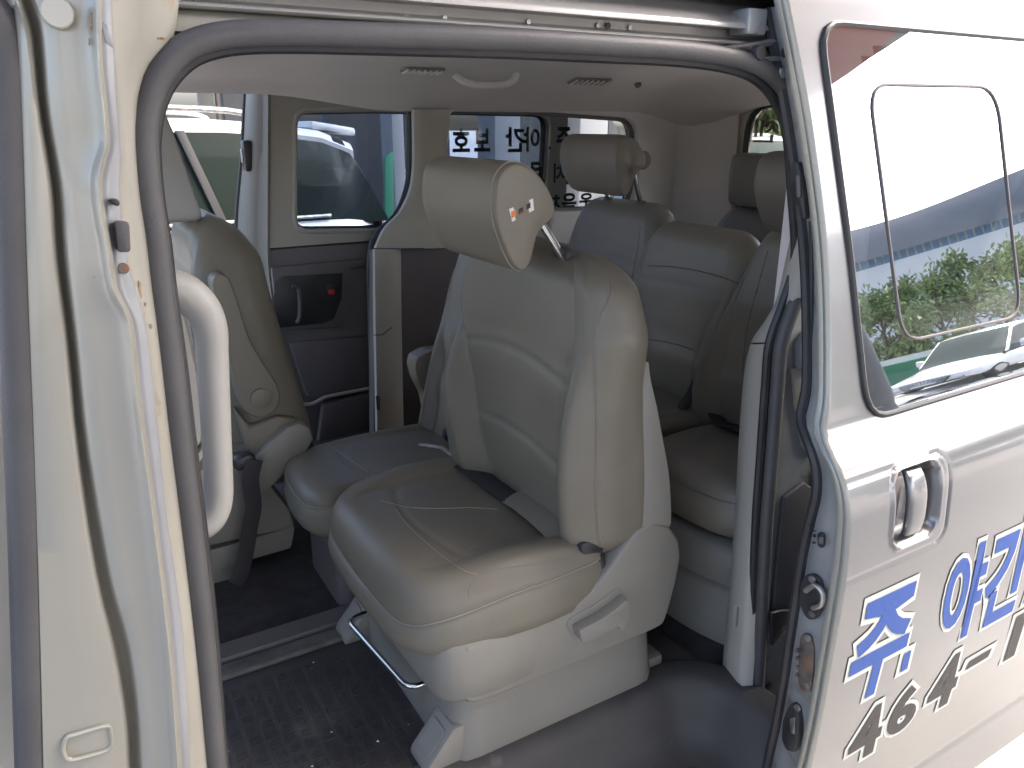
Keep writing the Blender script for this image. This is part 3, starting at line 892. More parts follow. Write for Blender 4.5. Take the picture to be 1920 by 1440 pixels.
# hem at the front edge, returning into the door
v_, f_ = grid_mesh(rows)
def in_pane(q):
    c_ = sum((v_[i] for i in q), Vector((0, 0, 0))) / 4
    return rrect_d(c_.x, c_.z, 1.085, XE - 0.075, 1.235, 1.725, 0.06) < 0
skin = raw('door_skin', v_, [q for q in f_ if not in_pane(q)], M['silver'], sd_, smooth=60)
hem = []
for z in zs[::2] + [1.885]:
    ex = edge_x(z)
    b = on_door(ex, z)
    hem.append([b, b + Vector((-0.004, 0.002, 0)), b + Vector((-0.006, 0.006, 0)), b + Vector((-0.004, 0.011, 0)), b + Vector((0.002, 0.016, 0)), b + Vector((0.006, 0.020, 0)), b + Vector((0.004, 0.024, 0)), b + Vector((0.004, 0.030, 0)), b + Vector((0.010, 0.034, 0))])
grid('edge_hem', hem, M['jamb_paint'], sd_, smooth=70)
jamb = []
for z in zs[::2]:
    if z > 1.80:
        break
    ex = edge_x(z)
    b = on_door(ex, z)
    wdt = interp([(0.16, 0.085), (0.6, 0.085), (0.95, 0.085), (1.12, 0.06), (1.25, 0.05), (1.8, 0.05)], z)
    jamb.append([b + Vector((0.010, 0.032, 0)), b + Vector((0.012, 0.038, 0)), b + Vector((0.014, wdt * 0.7, 0)), b + Vector((0.018, wdt, 0)), b + Vector((0.03, wdt + 0.006, 0)), b + Vector((0.12, wdt + 0.006, 0))])
jm = grid('door_jamb', jamb, M['jamb_grey'], sd_, smooth=60)
tube('jamb_seal', [r[3] + Vector((0.004, 0.012, 0)) for r in jamb], 0.009, M['black'], sd_, seg=8)
grid('inner_lining', [[Vector((x, dy(z) + 0.10, z)) for z in (0.2, 0.6, 1.0, 1.15)] for x in (1.06, XE)], M['trim_dark'], sd_)

def jpt(px, py, dx=0.0):
    """a point of the jamb face that shows at px, py"""
    d = ray(px, py)
    q = None
    X = 0.97
    for _ in range(6):
        q = P(px, py, X=X)
        X = edge_x(q.z) + 0.013 - dx
    return P(px, py, X=X)
def jslab(name, px, depth, material, parent, lift=0.0, bevel=0.003, r=0.0, **k):
    c = jpt(sum(p[0] for p in px) / len(px), sum(p[1] for p in px) / len(px)).x - lift
    return pslab(name, px, -depth, material, parent, X=c, bevel=bevel, r=r, **k)
# latches, contacts and stops on the jamb
lk = jslab('door_latch', [(1506, 1090), (1515, 1076), (1531, 1073), (1545, 1086), (1550, 1115), (1547, 1140), (1537, 1158), (1522, 1161), (1512, 1150), (1503, 1128)], 0.008, M['black'], sd_, r=0.006)
c = jpt(1528, 1118, 0.010)
tube('latch_claw', catmull([jpt(1510, 1108, 0.014), jpt(1528, 1098, 0.016), jpt(1542, 1112, 0.016), jpt(1540, 1134, 0.016), jpt(1524, 1140, 0.014)], 4), 0.0045, M['steel'], lk, seg=8)
disc('latch_screw', jpt(1524, 1086, 0.009), (-1, 0, 0), 0.006, 0.004, M['steel'], lk, seg=12)
disc('latch_screw', jpt(1524, 1150, 0.009), (-1, 0, 0), 0.006, 0.004, M['rusty'], lk, seg=12)
ct = jslab('contact_block', [(1505, 1190), (1514, 1184), (1526, 1190), (1531, 1215), (1529, 1260), (1524, 1296), (1510, 1296), (1500, 1280), (1502, 1215)], 0.007, M['rusty'], sd_, r=0.006)
for yy in (1218, 1233, 1250, 1264):
    disc('contact_pin', jpt(1498, yy, 0.008), (-1, 0, 0), 0.0035, 0.006, M['rusty'], ct, seg=8)
for (a, b) in ((1516, 1196), (1513, 1284)):
    disc('contact_screw', jpt(a, b, 0.009), (-1, 0, 0), 0.0055, 0.004, M['steel'], ct, seg=12)
gb = jslab('guide_stop', [(1487, 1322), (1496, 1312), (1508, 1320), (1510, 1350), (1506, 1396), (1500, 1406), (1484, 1400), (1476, 1380), (1478, 1345)], 0.016, M['black'], sd_, r=0.006)
jslab('guide_slot', [(1482, 1346), (1492, 1344), (1491, 1376), (1483, 1372)], 0.003, M['steel'], gb, lift=0.017, bevel=0.001)
disc('guide_screw', jpt(1496, 1326, 0.016), (-1, 0, 0), 0.006, 0.004, M['steel'], gb, seg=12)
ch = jslab('child_lock', [(1534, 1000), (1541, 996), (1548, 1000), (1549, 1020), (1544, 1028), (1536, 1024)], 0.004, M['black'], sd_, r=0.004)
jslab('child_lock_lever', [(1537, 1006), (1546, 1006), (1545, 1020), (1538, 1018)], 0.004, M['trim_dark'], ch, lift=0.004, bevel=0.001)
pr_ = []
for (a, b, w_, h_) in [(1518, 986, 5, 3), (1525, 987, 5, 4), (1520, 1002, 3, 3), (1527, 1004, 5, 6), (1518, 1016, 4, 4), (1526, 1017, 6, 4), (1527, 995, 4, 3)]:
    v = [jpt(a - w_ / 2, b - h_ / 2, 0.0012), jpt(a + w_ / 2, b - h_ / 2 + 1, 0.0012), jpt(a + w_ / 2, b + h_ / 2 + 1, 0.0012), jpt(a - w_ / 2, b + h_ / 2, 0.0012)]
    pr_.append((v, [(0, 1, 2, 3)]))
join('lock_print', pr_, M['black_vinyl'], sd_, smooth=False)
bl = jslab('upper_latch', [(1494, 304), (1505, 302), (1514, 340), (1519, 400), (1519, 412), (1510, 408), (1506, 386), (1497, 382), (1490, 366), (1490, 330)], 0.012, M['black'], sd_, r=0.005)
jslab('upper_latch_slot', [(1494, 330), (1501, 328), (1503, 368), (1496, 372)], 0.003, M['trim_dark'], bl, lift=0.0125, bevel=0.001)
jslab('edge_guard', [(1518, 415), (1526, 412), (1526, 700), (1521, 660)], 0.004, M['black'], sd_, lift=-0.002)
disc('top_hole', jpt(1474, 98, 0.002), (-1, 0, 0), 0.008, 0.003, M['black'], sd_, seg=12)

# handle
cx, zt, zb = 1.110, hz1 - 0.004, hz0 + 0.006
hl = []
for i in range(13):
    t = i / 12
    zz = zb + (zt - zb) * t
    bow = 0.006 * math.sin(math.pi * t) ** 0.5
    yc = dy(zz) + 0.008 - bow
    hw, ht = 0.0225 - 0.003 * (2 * t - 1) ** 4, 0.007
    hl.append([Vector((cx + hw * math.copysign(abs(math.cos(a)) ** 0.45, math.cos(a)), yc + ht * math.copysign(abs(math.sin(a)) ** 0.6, math.sin(a)), zz)) for a in [2 * math.pi * k / 24 for k in range(24)]])
grid('door_handle', hl, M['silver'], sd_, True, True, True, smooth=60)
box('handle_gap_block', (hx0 + 0.004, dy(1.05) + 0.014, zb + 0.004), (cx - 0.026, dy(1.05) + 0.030, zt - 0.004), M['trim_dark'], sd_, 0.003)  # dark block filling the cup beside the handle

# window: one mirror-filmed pane bonded on the skin, with the seam of its sliding pane
wpx = [(1548, 66), (1577, 47), (1920, 75)]
w0 = [door_hit(x, y) for x, y in [(1550, 70), (1556, 55), (1577, 47)]]
wo = [Vector((1.012, 0, 1.758)), Vector((XE - 0.03, 0, 1.762)), Vector((XE - 0.04, 0, 1.180)), Vector((1.062, 0, 1.176)), Vector((1.046, 0, 1.43))]
wo = fillet(wo, [0.045, 0.05, 0.05, 0.055, 0.02], 8)
wo = resample(wo, 160)
def door_sheet(outline, off, thick, nz=40):
    """fills an outline given in X,Z with rows that follow the door's curve"""
    z0, z1 = min(p.z for p in outline), max(p.z for p in outline)
    R2 = []
    N = len(outline)
    for j in range(nz + 1):
        z = z0 + (z1 - z0) * (0.5 - 0.5 * math.cos(math.pi * min(0.9995, max(0.0005, j / nz))))
        xs = []
        for i in range(N):
            a, b = outline[i], outline[(i + 1) % N]
            if (a.z - z) * (b.z - z) <= 0 and abs(a.z - b.z) > 1e-9:
                xs.append(a.x + (b.x - a.x) * (z - a.z) / (b.z - a.z))
        xa, xb = min(xs), max(xs)
        R2.append([on_door(xa, z, off - thick), on_door(xa, z, off)] + [on_door(xa + (xb - xa) * k / 8, z, off) for k in range(1, 8)] + [on_door(xb, z, off), on_door(xb, z, off - thick)])
    return R2
tube('window_rubber', [on_door(p.x, p.z, 0.001) for p in wo], 0.0055, M['black'], sd_, seg=8, closed=True)
grid('window_pane', door_sheet(wo, 0.0035, 0.004), M['mirror'], sd_, smooth=60, label='mirror-like tinted pane reflecting trees, a building and a white car')
po = fillet([Vector((1.112, 0, 1.674)), Vector((1.462, 0, 1.678)), Vector((1.512, 0, 1.283)), Vector((1.158, 0, 1.283))], [0.045, 0.06, 0.05, 0.05], 8)
po = resample(po, 120)
tube('pane_seam', [on_door(p.x, p.z, 0.0040) for p in po], 0.0026, M['trim_dark'], sd_, seg=6, closed=True)

# lettering: white outline with coloured letters on top, flat vinyl on the skin
def decal(name, s, x0, x1, z0, z1, material, slant=0.0, bold=0.02, outline=0.055, parent=sd_, off=0.0):
    for (nm, m_, o_, lift) in ((name + '_outline', M['white_vinyl'], outline, 0.0014), (name, material, bold, 0.0026)):
        v, f = text_mesh(s, 1.0, 0.0, o_)
        v0, _ = text_mesh(s, 1.0, 0.0, bold)
        ax, bx = min(p[0] for p in v0), max(p[0] for p in v0)
        ay, by = min(p[1] for p in v0), max(p[1] for p in v0)
        V = []
        for (a, b) in v:
            tx, tz = (a - ax) / (bx - ax), (b - ay) / (by - ay)
            z = z0 + tz * (z1 - z0)
            V.append(on_door(x0 + tx * (x1 - x0) + slant * (tz - 0.5) * (z1 - z0), z, lift))
        raw(nm, V, f, m_, parent, smooth=False)
decal('syllable', '주', 1.005, 1.160, 0.682, 0.905, M['blue'], -0.06, 0.030, 0.075)
for nm_, m_, e_, l_ in (('full_stop_outline', M['white_vinyl'], 0.011, 0.0014), ('full_stop', M['blue'], 0.0, 0.0026)):
    raw(nm_, [on_door(x_ + sx_ * e_, z_ + sz_ * e_, l_) for x_, z_, sx_, sz_ in ((1.168, 0.700, -1, -1), (1.188, 0.700, 1, -1), (1.182, 0.745, 1, 1), (1.162, 0.745, -1, 1))], [(0, 1, 2, 3)], m_, sd_, smooth=False)
decal('syllable', '야', 1.250, 1.375, 0.700, 0.922, M['blue'], -0.16, 0.030, 0.07)
decal('syllable', '간', 1.385, 1.530, 0.695, 0.928, M['blue'], -0.16, 0.030, 0.07)
decal('syllable', '보', 1.560, 1.720, 0.700, 0.930, M['blue'], -0.10, 0.030, 0.07)
for ch_, a, b, z0_, z1_ in (('4', 1.082, 1.176, 0.490, 0.642), ('6', 1.192, 1.280, 0.505, 0.642), ('4', 1.314, 1.410, 0.500, 0.660), ('1', 1.588, 1.630, 0.528, 0.668)):
    decal('digit', ch_, a, b, z0_, z1_, M['grey_vinyl'], -0.28, 0.034, 0.090)
decal('dash', '-', 1.432, 1.512, 0.585, 0.609, M['grey_vinyl'], 0.0, 0.018, 0.08)
# ================================================================ seats
def rrect_loop(hw, ht, r, nf=40, nc=7, ns=6):
    """closed loop round a rounded rectangle in (y, x): front (x=-ht) first. yields (y, x, front_weight)"""
    r = min(r, hw * 0.95, ht * 0.95)
    out = []
    for i in range(nf):
        t = -1 + 2 * i / (nf - 1)
        out.append((t * (hw - r), -ht, 1.0))
    def arc(cy, cx, a0, a1, w0, w1):
        for i in range(1, nc):
            t = i / nc
            a = a0 + (a1 - a0) * t
            out.append((cy + r * math.sin(a), cx - r * math.cos(a), w0 + (w1 - w0) * t))
    arc(hw - r, -ht + r, 0, math.pi / 2, 1, 0.0)
    for i in range(ns):
        t = i / (ns - 1)
        out.append((hw, (-ht + r) + t * (2 * ht - 2 * r), 0))
    arc(hw - r, ht - r, math.pi / 2, math.pi, 0, 0)
    for i in range(nf // 3):
        t = 1 - 2 * i / (nf // 3 - 1)
        out.append((t * (hw - r), ht, 0))
    arc(-hw + r, ht - r, math.pi, 1.5 * math.pi, 0, 0)
    for i in range(ns):
        t = i / (ns - 1)
        out.append((-hw, (ht - r) - t * (2 * ht - 2 * r), 0))
    arc(-hw + r, -ht + r, 1.5 * math.pi, 2 * math.pi, 0, 1)
    return out

def backrest(root, material, yc, z0, z1, W, XF, XB, bol=0.022, nz=90, rt=0.05, us=(0.62, 0.60), arcs=(), name='backrest', r=0.05, nf=60, side_seam=True, lean=0.0, seam_mat=None, seam_r=0.0011, near_min=0.0, fade=0.0):
    """upholstered backrest: W half width, XF front face, XB back face, all tables over height"""
    def inner_seam(z, u=1.0):
        k = interp(us, z) if isinstance(us[0], tuple) else us[0]
        return near_min if (u < 0 and near_min) else k
    def front_x(y, z, wf=1.0):
        hw = interp(W, z)
        u = (y - yc) / hw
        s = inner_seam(z, u)
        d = -bol * (1 - fade * sst(1.06, 1.34, z)) * (sst(s - 0.02, s + 0.22, abs(u)) - 0.55 * sst(0.88, 1.02, abs(u)))
        g = 0.0035 * math.exp(-((abs(u) - s) * hw / 0.006) ** 2)
        for (za, k, p) in arcs:
            if abs(u) < s + 0.03:
                zz = za - k * ((y - yc) ** 2) / (0.2 * 0.2)
                e = z - zz
                g += 0.0035 * math.exp(-(e / 0.005) ** 2)
                d -= p * math.exp(-((e + 0.03) / 0.03) ** 2)
                d += p * 0.6 * math.exp(-((e - 0.03) / 0.025) ** 2)
        d -= 0.006 * (1 - min(1, abs(u)) ** 2)
        return (d + g) * wf
    rows = []
    zs = [z0 + (z1 - z0) * (0.5 - 0.5 * math.cos(math.pi * (0.06 + 0.88 * i / nz))) for i in range(nz + 1)]
    zs[0], zs[-1] = z0, z1
    for z in zs:
        hw = interp(W, z)
        xf, xb = interp(XF, z), interp(XB, z)
        k = 1.0
        if z > z1 - rt:
            k = math.sqrt(max(0.0, 1 - ((z - (z1 - rt)) / rt) ** 2))
        if z < z0 + 0.03:
            k = min(k, math.sqrt(max(0.0, 1 - ((z0 + 0.03 - z) / 0.03) ** 2)))
        ht = (xb - xf) / 2
        dd = min(ht * 0.96, rt) * (1 - k)
        row = []
        for (y, x, wf) in rrect_loop(max(0.02, hw - 0.5 * dd), max(0.004, ht - dd), r, nf):
            X = (xf + xb) / 2 + x + (front_x(yc + y, z, wf) * (0.15 + 0.85 * k) if wf > 0 else 0)
            row.append(Vector((X, yc + y, z)))
        rows.append(row)
    o = grid(name, rows, material, root, True, True, True, smooth=65)
    def surf(u, z, off=0.0012):
        hw = interp(W, z)
        y = yc + u * hw
        return Vector((interp(XF, z) + front_x(y, z) - off, y, z))
    if seam_mat:
        for sgn in (-1, 1):
            path = [surf(sgn * inner_seam(z, sgn), z, -0.0012) for z in [z0 + 0.06 + (z1 - rt - z0 - 0.14) * i / 40 for i in range(41)]]
            tube('seam', path, seam_r, seam_mat, o, seg=6)
        for (za, k, p) in arcs:
            path = []
            for i in range(31):
                u = -1 + 2 * i / 30
                s = inner_seam(za, u)
                y = u * s * interp(W, za)
                path.append(surf(u * s, za - k * y * y / 0.04, -0.0015))
            tube('seam', path, seam_r, seam_mat, o, seg=6)
    return o, surf

def cushion(root, material, outline, zb, zseam, ztop, name='cushion', bol=0.02, front=-1, seam_mat=None, nin=26, crown=0.012, yc=0.0, hw=0.26, seam_z=None, dip=0.0, bulge=0.01, seam_r=0.0013, inner=True):
    """upholstered seat: outline is a closed plan loop (X, Y); seam_z(x, y) optional height of the edge seam"""
    N = len(outline)
    c = sum(outline, Vector((0, 0, 0))) / N
    sz = seam_z or (lambda p: zseam)
    xf = min(p.x for p in outline)
    xr = max(p.x for p in outline)
    def ins(p, d):
        v = (p - c)
        return c + v * max(0.0, 1 - d / max(1e-6, v.length))
    rows = []
    rows.append([Vector((q.x, q.y, zb)) for q in [ins(p, 0.03) for p in outline]])
    rows.append([Vector((q.x, q.y, zb + 0.008)) for q in [ins(p, 0.008) for p in outline]])
    for t in (0.25, 0.5, 0.75, 0.92):
        e = bulge * math.sin(math.pi * t)
        rows.append([Vector((q.x, q.y, zb + (sz(p) - zb) * t)) for p, q in [(p, ins(p, -e * 0.6)) for p in outline]])
    rows.append([Vector((q.x, q.y, sz(p) - 0.002)) for p, q in [(p, ins(p, 0.0015)) for p in outline]])
    rows.append([Vector((q.x, q.y, sz(p) + 0.004)) for p, q in [(p, ins(p, 0.0)) for p in outline]])
    def top(x, y):
        u = abs(y - yc) / hw
        fx = (x - xf) / (xr - xf)
        z = ztop + bol * (sst(0.55, 0.80, u) - 0.9 * sst(0.85, 1.05, u)) * (0.35 + 0.65 * sst(0.1, 0.5, fx)) - dip * sst(0.4, 1.0, fx)
        z += crown * (1 - min(1, u * 1.4) ** 2) * (0.3 + 0.7 * math.exp(-((fx - 0.25) / 0.3) ** 2))
        s1 = 0.60 + 0.06 * math.sin(fx * 3)
        if inner:
            z -= 0.0032 * math.exp(-((u - s1) * hw / 0.005) ** 2) * sst(0.12, 0.2, fx)
            fc = 0.16 + 0.10 * (u / s1) ** 2
            z -= 0.0030 * math.exp(-((fx - fc - 0.12) * (xr - xf) / 0.006) ** 2) * (1 - sst(s1 - 0.02, s1 + 0.02, u))
        return z
    for j in range(1, nin + 1):
        t = j / nin
        row = []
        for p in outline:
            L = (p - c).length
            d = L * (1 - math.cos(t * math.pi / 2) ** 1.0) if False else L * t ** 1.25
            q = c + (p - c) * max(0.0, 1 - d / L)
            k = min(1.0, d / 0.055)
            edge = math.sqrt(max(0.0, 1 - (1 - k) ** 2))
            z = sz(p) + 0.004 + (top(q.x, q.y) - sz(p) - 0.004) * edge
            row.append(Vector((q.x, q.y, z)))
        rows.append(row)
    v, f = grid_mesh(rows, True, True, False)
    o = raw(name, v, f, material, root, smooth=65)
    if seam_mat:
        tube('piping', [Vector((p.x, p.y, sz(p) + 0.0015)) for p in [ins(p, -0.0005) for p in outline]], seam_r, seam_mat, o, seg=6, closed=True)
    return o, top

def headrest(root, material, prof, y0, y1, name='headrest', n=26, rr=0.035, crown=0.006, seam_mat=None, taper=0.0):
    """prof: closed side profile [(x, z)...] swept across y with rounded ends"""
    pr = catmull([Vector((x, 0, z)) for x, z in prof], 6, closed=True)
    c = sum(pr, Vector((0, 0, 0))) / len(pr)
    zh = max(p.z for p in pr)
    hh = zh - min(p.z for p in pr)
    ym = (y0 + y1) / 2
    rows = []
    def sec(y, s):
        return [Vector((c.x + (p.x - c.x) * s, ym + (y - ym) * (1 - taper * ((zh - p.z) / hh) ** 2 - 0.35 * taper * (1 - (zh - p.z) / hh) ** 3), c.z + (p.z - c.z) * s)) for p in pr]
    for i in range(4):
        rows.append(sec(y0 + 0.0015 - 0.006 * (1 - (0.1 + 0.25 * i) ** 2), 0.1 + 0.25 * i))
    for i in range(n + 1):
        t = i / n
        y = y0 + (y1 - y0) * (0.5 - 0.5 * math.cos(math.pi * t))
        e0, e1 = (y - y0), (y1 - y)
        e = min(e0, e1)
        k = 1.0 if e >= rr else math.sqrt(1 - ((rr - e) / rr) ** 2)
        s = 0.93 + 0.07 * k
        rows.append(sec(y, s))
    for i in range(3, -1, -1):
        rows.append(sec(y1 - 0.0015 + 0.006 * (1 - (0.1 + 0.25 * i) ** 2), 0.1 + 0.25 * i))
    o = grid(name, rows, material, root, True, True, True, smooth=75)
    if seam_mat:
        for y in (y0 + 0.012, ):
            k = math.sqrt(1 - ((rr - (y - y0)) / rr) ** 2)
            s = 0.93 + 0.07 * k
            tube('seam', [Vector((c.x + (p.x - c.x) * (s + 0.004), y, c.z + (p.z - c.z) * (s + 0.004))) for p in pr], 0.0013, seam_mat, o, seg=6, closed=True)
    return o, c, pr

# ---------------------------------------------------------------- the near seat, second row
s1 = thing('passenger_seat', 'grey leather seat nearest the open door, with headrest sticker and chrome slide bar', 'seat', (0.70, 0.37, 0.52), 'van seats')
YC = 0.367
W1 = [(0.80, 0.185), (0.84, 0.225), (0.90, 0.262), (0.97, 0.266), (1.04, 0.268), (1.10, 0.268), (1.18, 0.268), (1.27, 0.280), (1.32, 0.266), (1.355, 0.250), (1.380, 0.222), (1.395, 0.19), (1.403, 0.16)]
XF1 = [(0.80, 0.800), (0.85, 0.775), (0.92, 0.748), (1.04, 0.738), (1.15, 0.742), (1.25, 0.752), (1.35, 0.762), (1.42, 0.775)]
XB1 = [(0.80, 0.90), (0.90, 0.910), (1.04, 0.898), (1.20, 0.872), (1.30, 0.862), (1.38, 0.850), (1.42, 0.842)]
b1, surf1 = backrest(s1, M['leather'], YC, 0.795, 1.403, W1, XF1, XB1, bol=0.046, nz=120, rt=0.055,
                     us=[(0.80, 0.30), (0.90, 0.38), (1.00, 0.48), (1.10, 0.60), (1.18, 0.76), (1.25, 0.90), (1.42, 0.95)],
                     arcs=[(1.205, 0.030, 0.0016), (1.045, 0.028, 0.0022)], r=0.055, nf=90, seam_mat=M['thread'], seam_r=0.0009, near_min=0.66, fade=0.85)
# stitched seam between the front and the near side panel, and its stitches
def side_seam(z, off=0.0, u=0.985):
    hw = interp(W1, z)
    return Vector((interp(XF1, z) + 0.012 - 0.010 * sst(0.9, 1.1, z), YC - hw * u + 0.004 - off, z))
def on_back_side(z, back):
    """points of the near side of the backrest for stitching, found on the mesh"""
    return None
from mathutils.bvhtree import BVHTree
def bvh_of(o):
    me = o.data
    off = origin_of(o)
    return BVHTree.FromPolygons([v.co + off for v in me.vertices], [tuple(p.vertices) for p in me.polygons])
def cast(bvh, px, py):
    d = ray(px, py).normalized()
    h = bvh.ray_cast(CAM, d)
    return (h[0], h[1]) if h[0] is not None else (None, None)
def trace(name, o, px, rad, material, parent, n=8, lift=0.0005, seg=6, dashed=False):
    """a thin cord laid on the surface of o along a line measured in the photo"""
    t = bvh_of(o)
    pts = []
    for q in catmull([Vector((x, y, 0)) for x, y in px], n):
        h, nn = cast(t, q.x, q.y)
        if h is not None:
            if nn.dot(h - CAM) > 0:
                nn = -nn
            pts.append(h + nn * lift)
    if len(pts) < 3:
        return None
    if not dashed:
        return tube(name, pts, rad, material, parent, seg=seg)
    pcs = []
    for a, b in zip(pts[:-1], pts[1:]):
        m0, m1 = a.lerp(b, 0.2), a.lerp(b, 0.8)
        pcs.append(grid_mesh(tube_rows([m0, m1], rad, 5), True, True, True))
    return join(name, pcs, material, parent)
tube('seam', [surf1(-0.66, 0.86 + 0.012 * i, -0.001) for i in range(24)], 0.0010, M['leather_dim'], b1, seg=6)
trace('side_seam', b1, [(1141, 520), (1146, 540), (1137, 570), (1122, 600), (1115, 640), (1115, 700), (1118, 780), (1117, 860), (1116, 940), (1120, 1000), (1132, 1052)], 0.0011, M['leather_dim'], b1, 8, 0.0004)
trace('stitching', b1, [(1147, 545), (1139, 572), (1127, 602), (1120, 642), (1120, 700), (1123, 780), (1122, 860), (1121, 940), (1125, 1000), (1136, 1050)], 0.0006, M['thread'], b1, 12, 0.0003, dashed=True)
# hard shell at the back
R_ = []
for i in range(30):
    z = 0.87 + (1.23 - 0.87) * i / 29
    xb = interp([(0.87, 0.946), (0.985, 0.927), (1.10, 0.896), (1.23, 0.862)], z)
    xa = xb - interp([(0.87, 0.085), (1.0, 0.07), (1.23, 0.02)], z)
    hw = interp(W1, z) + interp([(0.87, 0.002), (1.12, 0.0), (1.23, -0.012)], z)
    R_.append([Vector((xa, YC - hw + 0.006, z)), Vector((xa + 0.01, YC - hw, z)), Vector((xb - 0.008, YC - hw, z)), Vector((xb - 0.001, YC - hw + 0.010, z)), Vector((xb + 0.004, YC, z)), Vector((xb - 0.001, YC + hw - 0.010, z)), Vector((xb - 0.008, YC + hw, z)), Vector((xa + 0.01, YC + hw, z)), Vector((xa, YC + hw - 0.006, z))])
grid('back_shell', R_, M['seat_plastic'], s1, smooth=50)
# headrest with two chrome posts and the printed sticker
HP = [(0.618, 1.520), (0.628, 1.548), (0.655, 1.562), (0.690, 1.550), (0.716, 1.524), (0.733, 1.492), (0.730, 1.470), (0.712, 1.458), (0.697, 1.440), (0.690, 1.415), (0.682, 1.392), (0.668, 1.384), (0.650, 1.398), (0.632, 1.432), (0.618, 1.475)]
h1, hc, hprof = headrest(s1, M['leather'], HP, 0.218, 0.500, n=30, rr=0.03, seam_mat=M['thread'])
for y in (0.268, 0.45):
    ps = tube('headrest_post', [Vector((0.722, y, 1.475)), Vector((0.790, y, 1.385))], 0.0065, M['metal'], s1, seg=12)
    hit = bvh_of(b1).ray_cast(Vector((0.786, y, 1.6)), Vector((0, 0, -1)))[0]
    base = hit + Vector((0, 0, 0.004))
    tube('post_collar', catmull([base + Vector((-0.002, -0.026, -0.006)), base + Vector((0.0, -0.008, 0.002)), base + Vector((0.0, 0.010, 0.003)), base + Vector((0.0, 0.026, -0.003))], 3), [0.006] + [0.0105] * 8 + [0.006], M['rubber'], s1, seg=10)
hb_ = bvh_of(h1)
def sticker(px, material, lift, parent, name):
    pts = []
    for x, y in px:
        h, nn = cast(hb_, x, y)
        if h is None:
            return
        if nn.dot(h - CAM) > 0:
            nn = -nn
        pts.append(h + nn * lift)
    raw(name, pts, [tuple(range(len(pts)))], material, parent, smooth=False)
sticker([(954, 392), (999, 372), (1001, 394), (960, 416)], M['sticker_white'], 0.0006, h1, 'sticker')
for (a, b, c_, d_, m_) in [(958, 397, 967, 409, 'sticker_orange'), (972, 392, 980, 402, 'black_vinyl'), (976, 397, 982, 402, 'red'), (987, 383, 994, 393, 'black_vinyl')]:
    sticker([(a, b), (c_, b - (c_ - a) * 0.5), (c_, d_ - (c_ - a) * 0.5), (a, d_)], M[m_], 0.0011, h1, 'pictogram')

# cushion
plan = fillet([Vector((0.405, 0.125, 0)), Vector((0.392, 0.37, 0)), Vector((0.405, 0.612, 0)), Vector((0.62, 0.628, 0)), Vector((0.80, 0.615, 0)), Vector((0.80, 0.115, 0)), Vector((0.62, 0.098, 0))],
              [0.11, 0.2, 0.11, 0.15, 0.05, 0.05, 0.15], 10)
plan = resample(plan, 150)
def sz1(p):
    fx = sst(0.40, 0.62, p.x)
    return 0.832 + 0.026 * fx - 0.018 * math.exp(-((p.x - 0.40) / 0.04) ** 2)
c1, top1 = cushion(s1, M['leather'], plan, 0.755, 0.84, 0.888, bol=0.022, seam_mat=M['thread'], nin=44, crown=0.012, yc=0.363, hw=0.26, seam_z=sz1, dip=0.012, bulge=0.014)
trace('seam', c1, [(712, 938), (760, 950), (800, 953), (840, 953), (885, 952), (935, 955)], 0.0011, M['thread'], c1, 8, 0.0)
trace('seam', c1, [(742, 955), (765, 985), (800, 1018), (840, 1050), (872, 1070), (895, 1077)], 0.0010, M['thread'], c1, 8, 0.0)
trace('seam', c1, [(881, 1122), (879, 1110), (882, 1098), (890, 1086), (898, 1077)], 0.0010, M['leather_dim'], c1, 6, 0.0)
trace('seam', c1, [(898, 1077), (940, 1066), (985, 1060), (1030, 1055), (1065, 1048)], 0.0009, M['leather_dim'], c1, 6, 0.0)

# plastic valance and recliner shield, lever
out = [(872, 1214), (905, 1206), (965, 1188), (1040, 1153), (1105, 1113), (1145, 1066), (1172, 1026), (1196, 995), (1226, 981), (1256, 988), (1274, 1012), (1278, 1045), (1268, 1095), (1256, 1140), (1245, 1172), (1222, 1184), (1120, 1228), (1000, 1278), (930, 1308), (890, 1321), (872, 1318)]
sh = slab('recliner_shield', fillet([P(x, y, Y=0.1005) for x, y in out], 0.012, 3), (0, 0.05, 0), M['seat_plastic'], s1, 0.011, 3)
# front part of the valance: swept round the corner and across the front
vp = [(0.68, 0.109), (0.62, 0.1005), (0.56, 0.0985), (0.52, 0.0985), (0.495, 0.100), (0.47, 0.108), (0.452, 0.122), (0.444, 0.145), (0.440, 0.22), (0.438, 0.37), (0.440, 0.52), (0.444, 0.595), (0.455, 0.625), (0.48, 0.638), (0.60, 0.640), (0.93, 0.636)]
R_ = []
for t, ins_ in ((0.0, 0.02), (0.03, 0.006), (0.1, 0.0), (0.5, -0.003), (0.88, 0.0), (0.96, 0.005), (1.0, 0.016), (1.0, 0.04)):
    row = []
    for (x, y) in vp:
        zb_ = 0.672 - 0.004 * sst(0.4, 0.6, x)
        zt_ = 0.792 if t < 1 or ins_ < 0.03 else 0.785
        cx_, cy_ = 0.70, 0.37
        d = math.hypot(x - cx_, y - cy_)
        row.append(Vector((x + (cx_ - x) / d * ins_, y + (cy_ - y) / d * ins_ * 0.9, zb_ + (zt_ - zb_) * t)))
    R_.append(row)
grid('valance', R_, M['seat_plastic'], s1, smooth=60)
lev = pslab('recline_lever', [(1072, 1170), (1085, 1163), (1115, 1148), (1145, 1127), (1162, 1113), (1167, 1122), (1166, 1150), (1158, 1168), (1150, 1170), (1146, 1163), (1120, 1176), (1092, 1190), (1078, 1192)], -0.024, M['seat_plastic'], s1, Y=0.100, bevel=0.005, r=0.004)
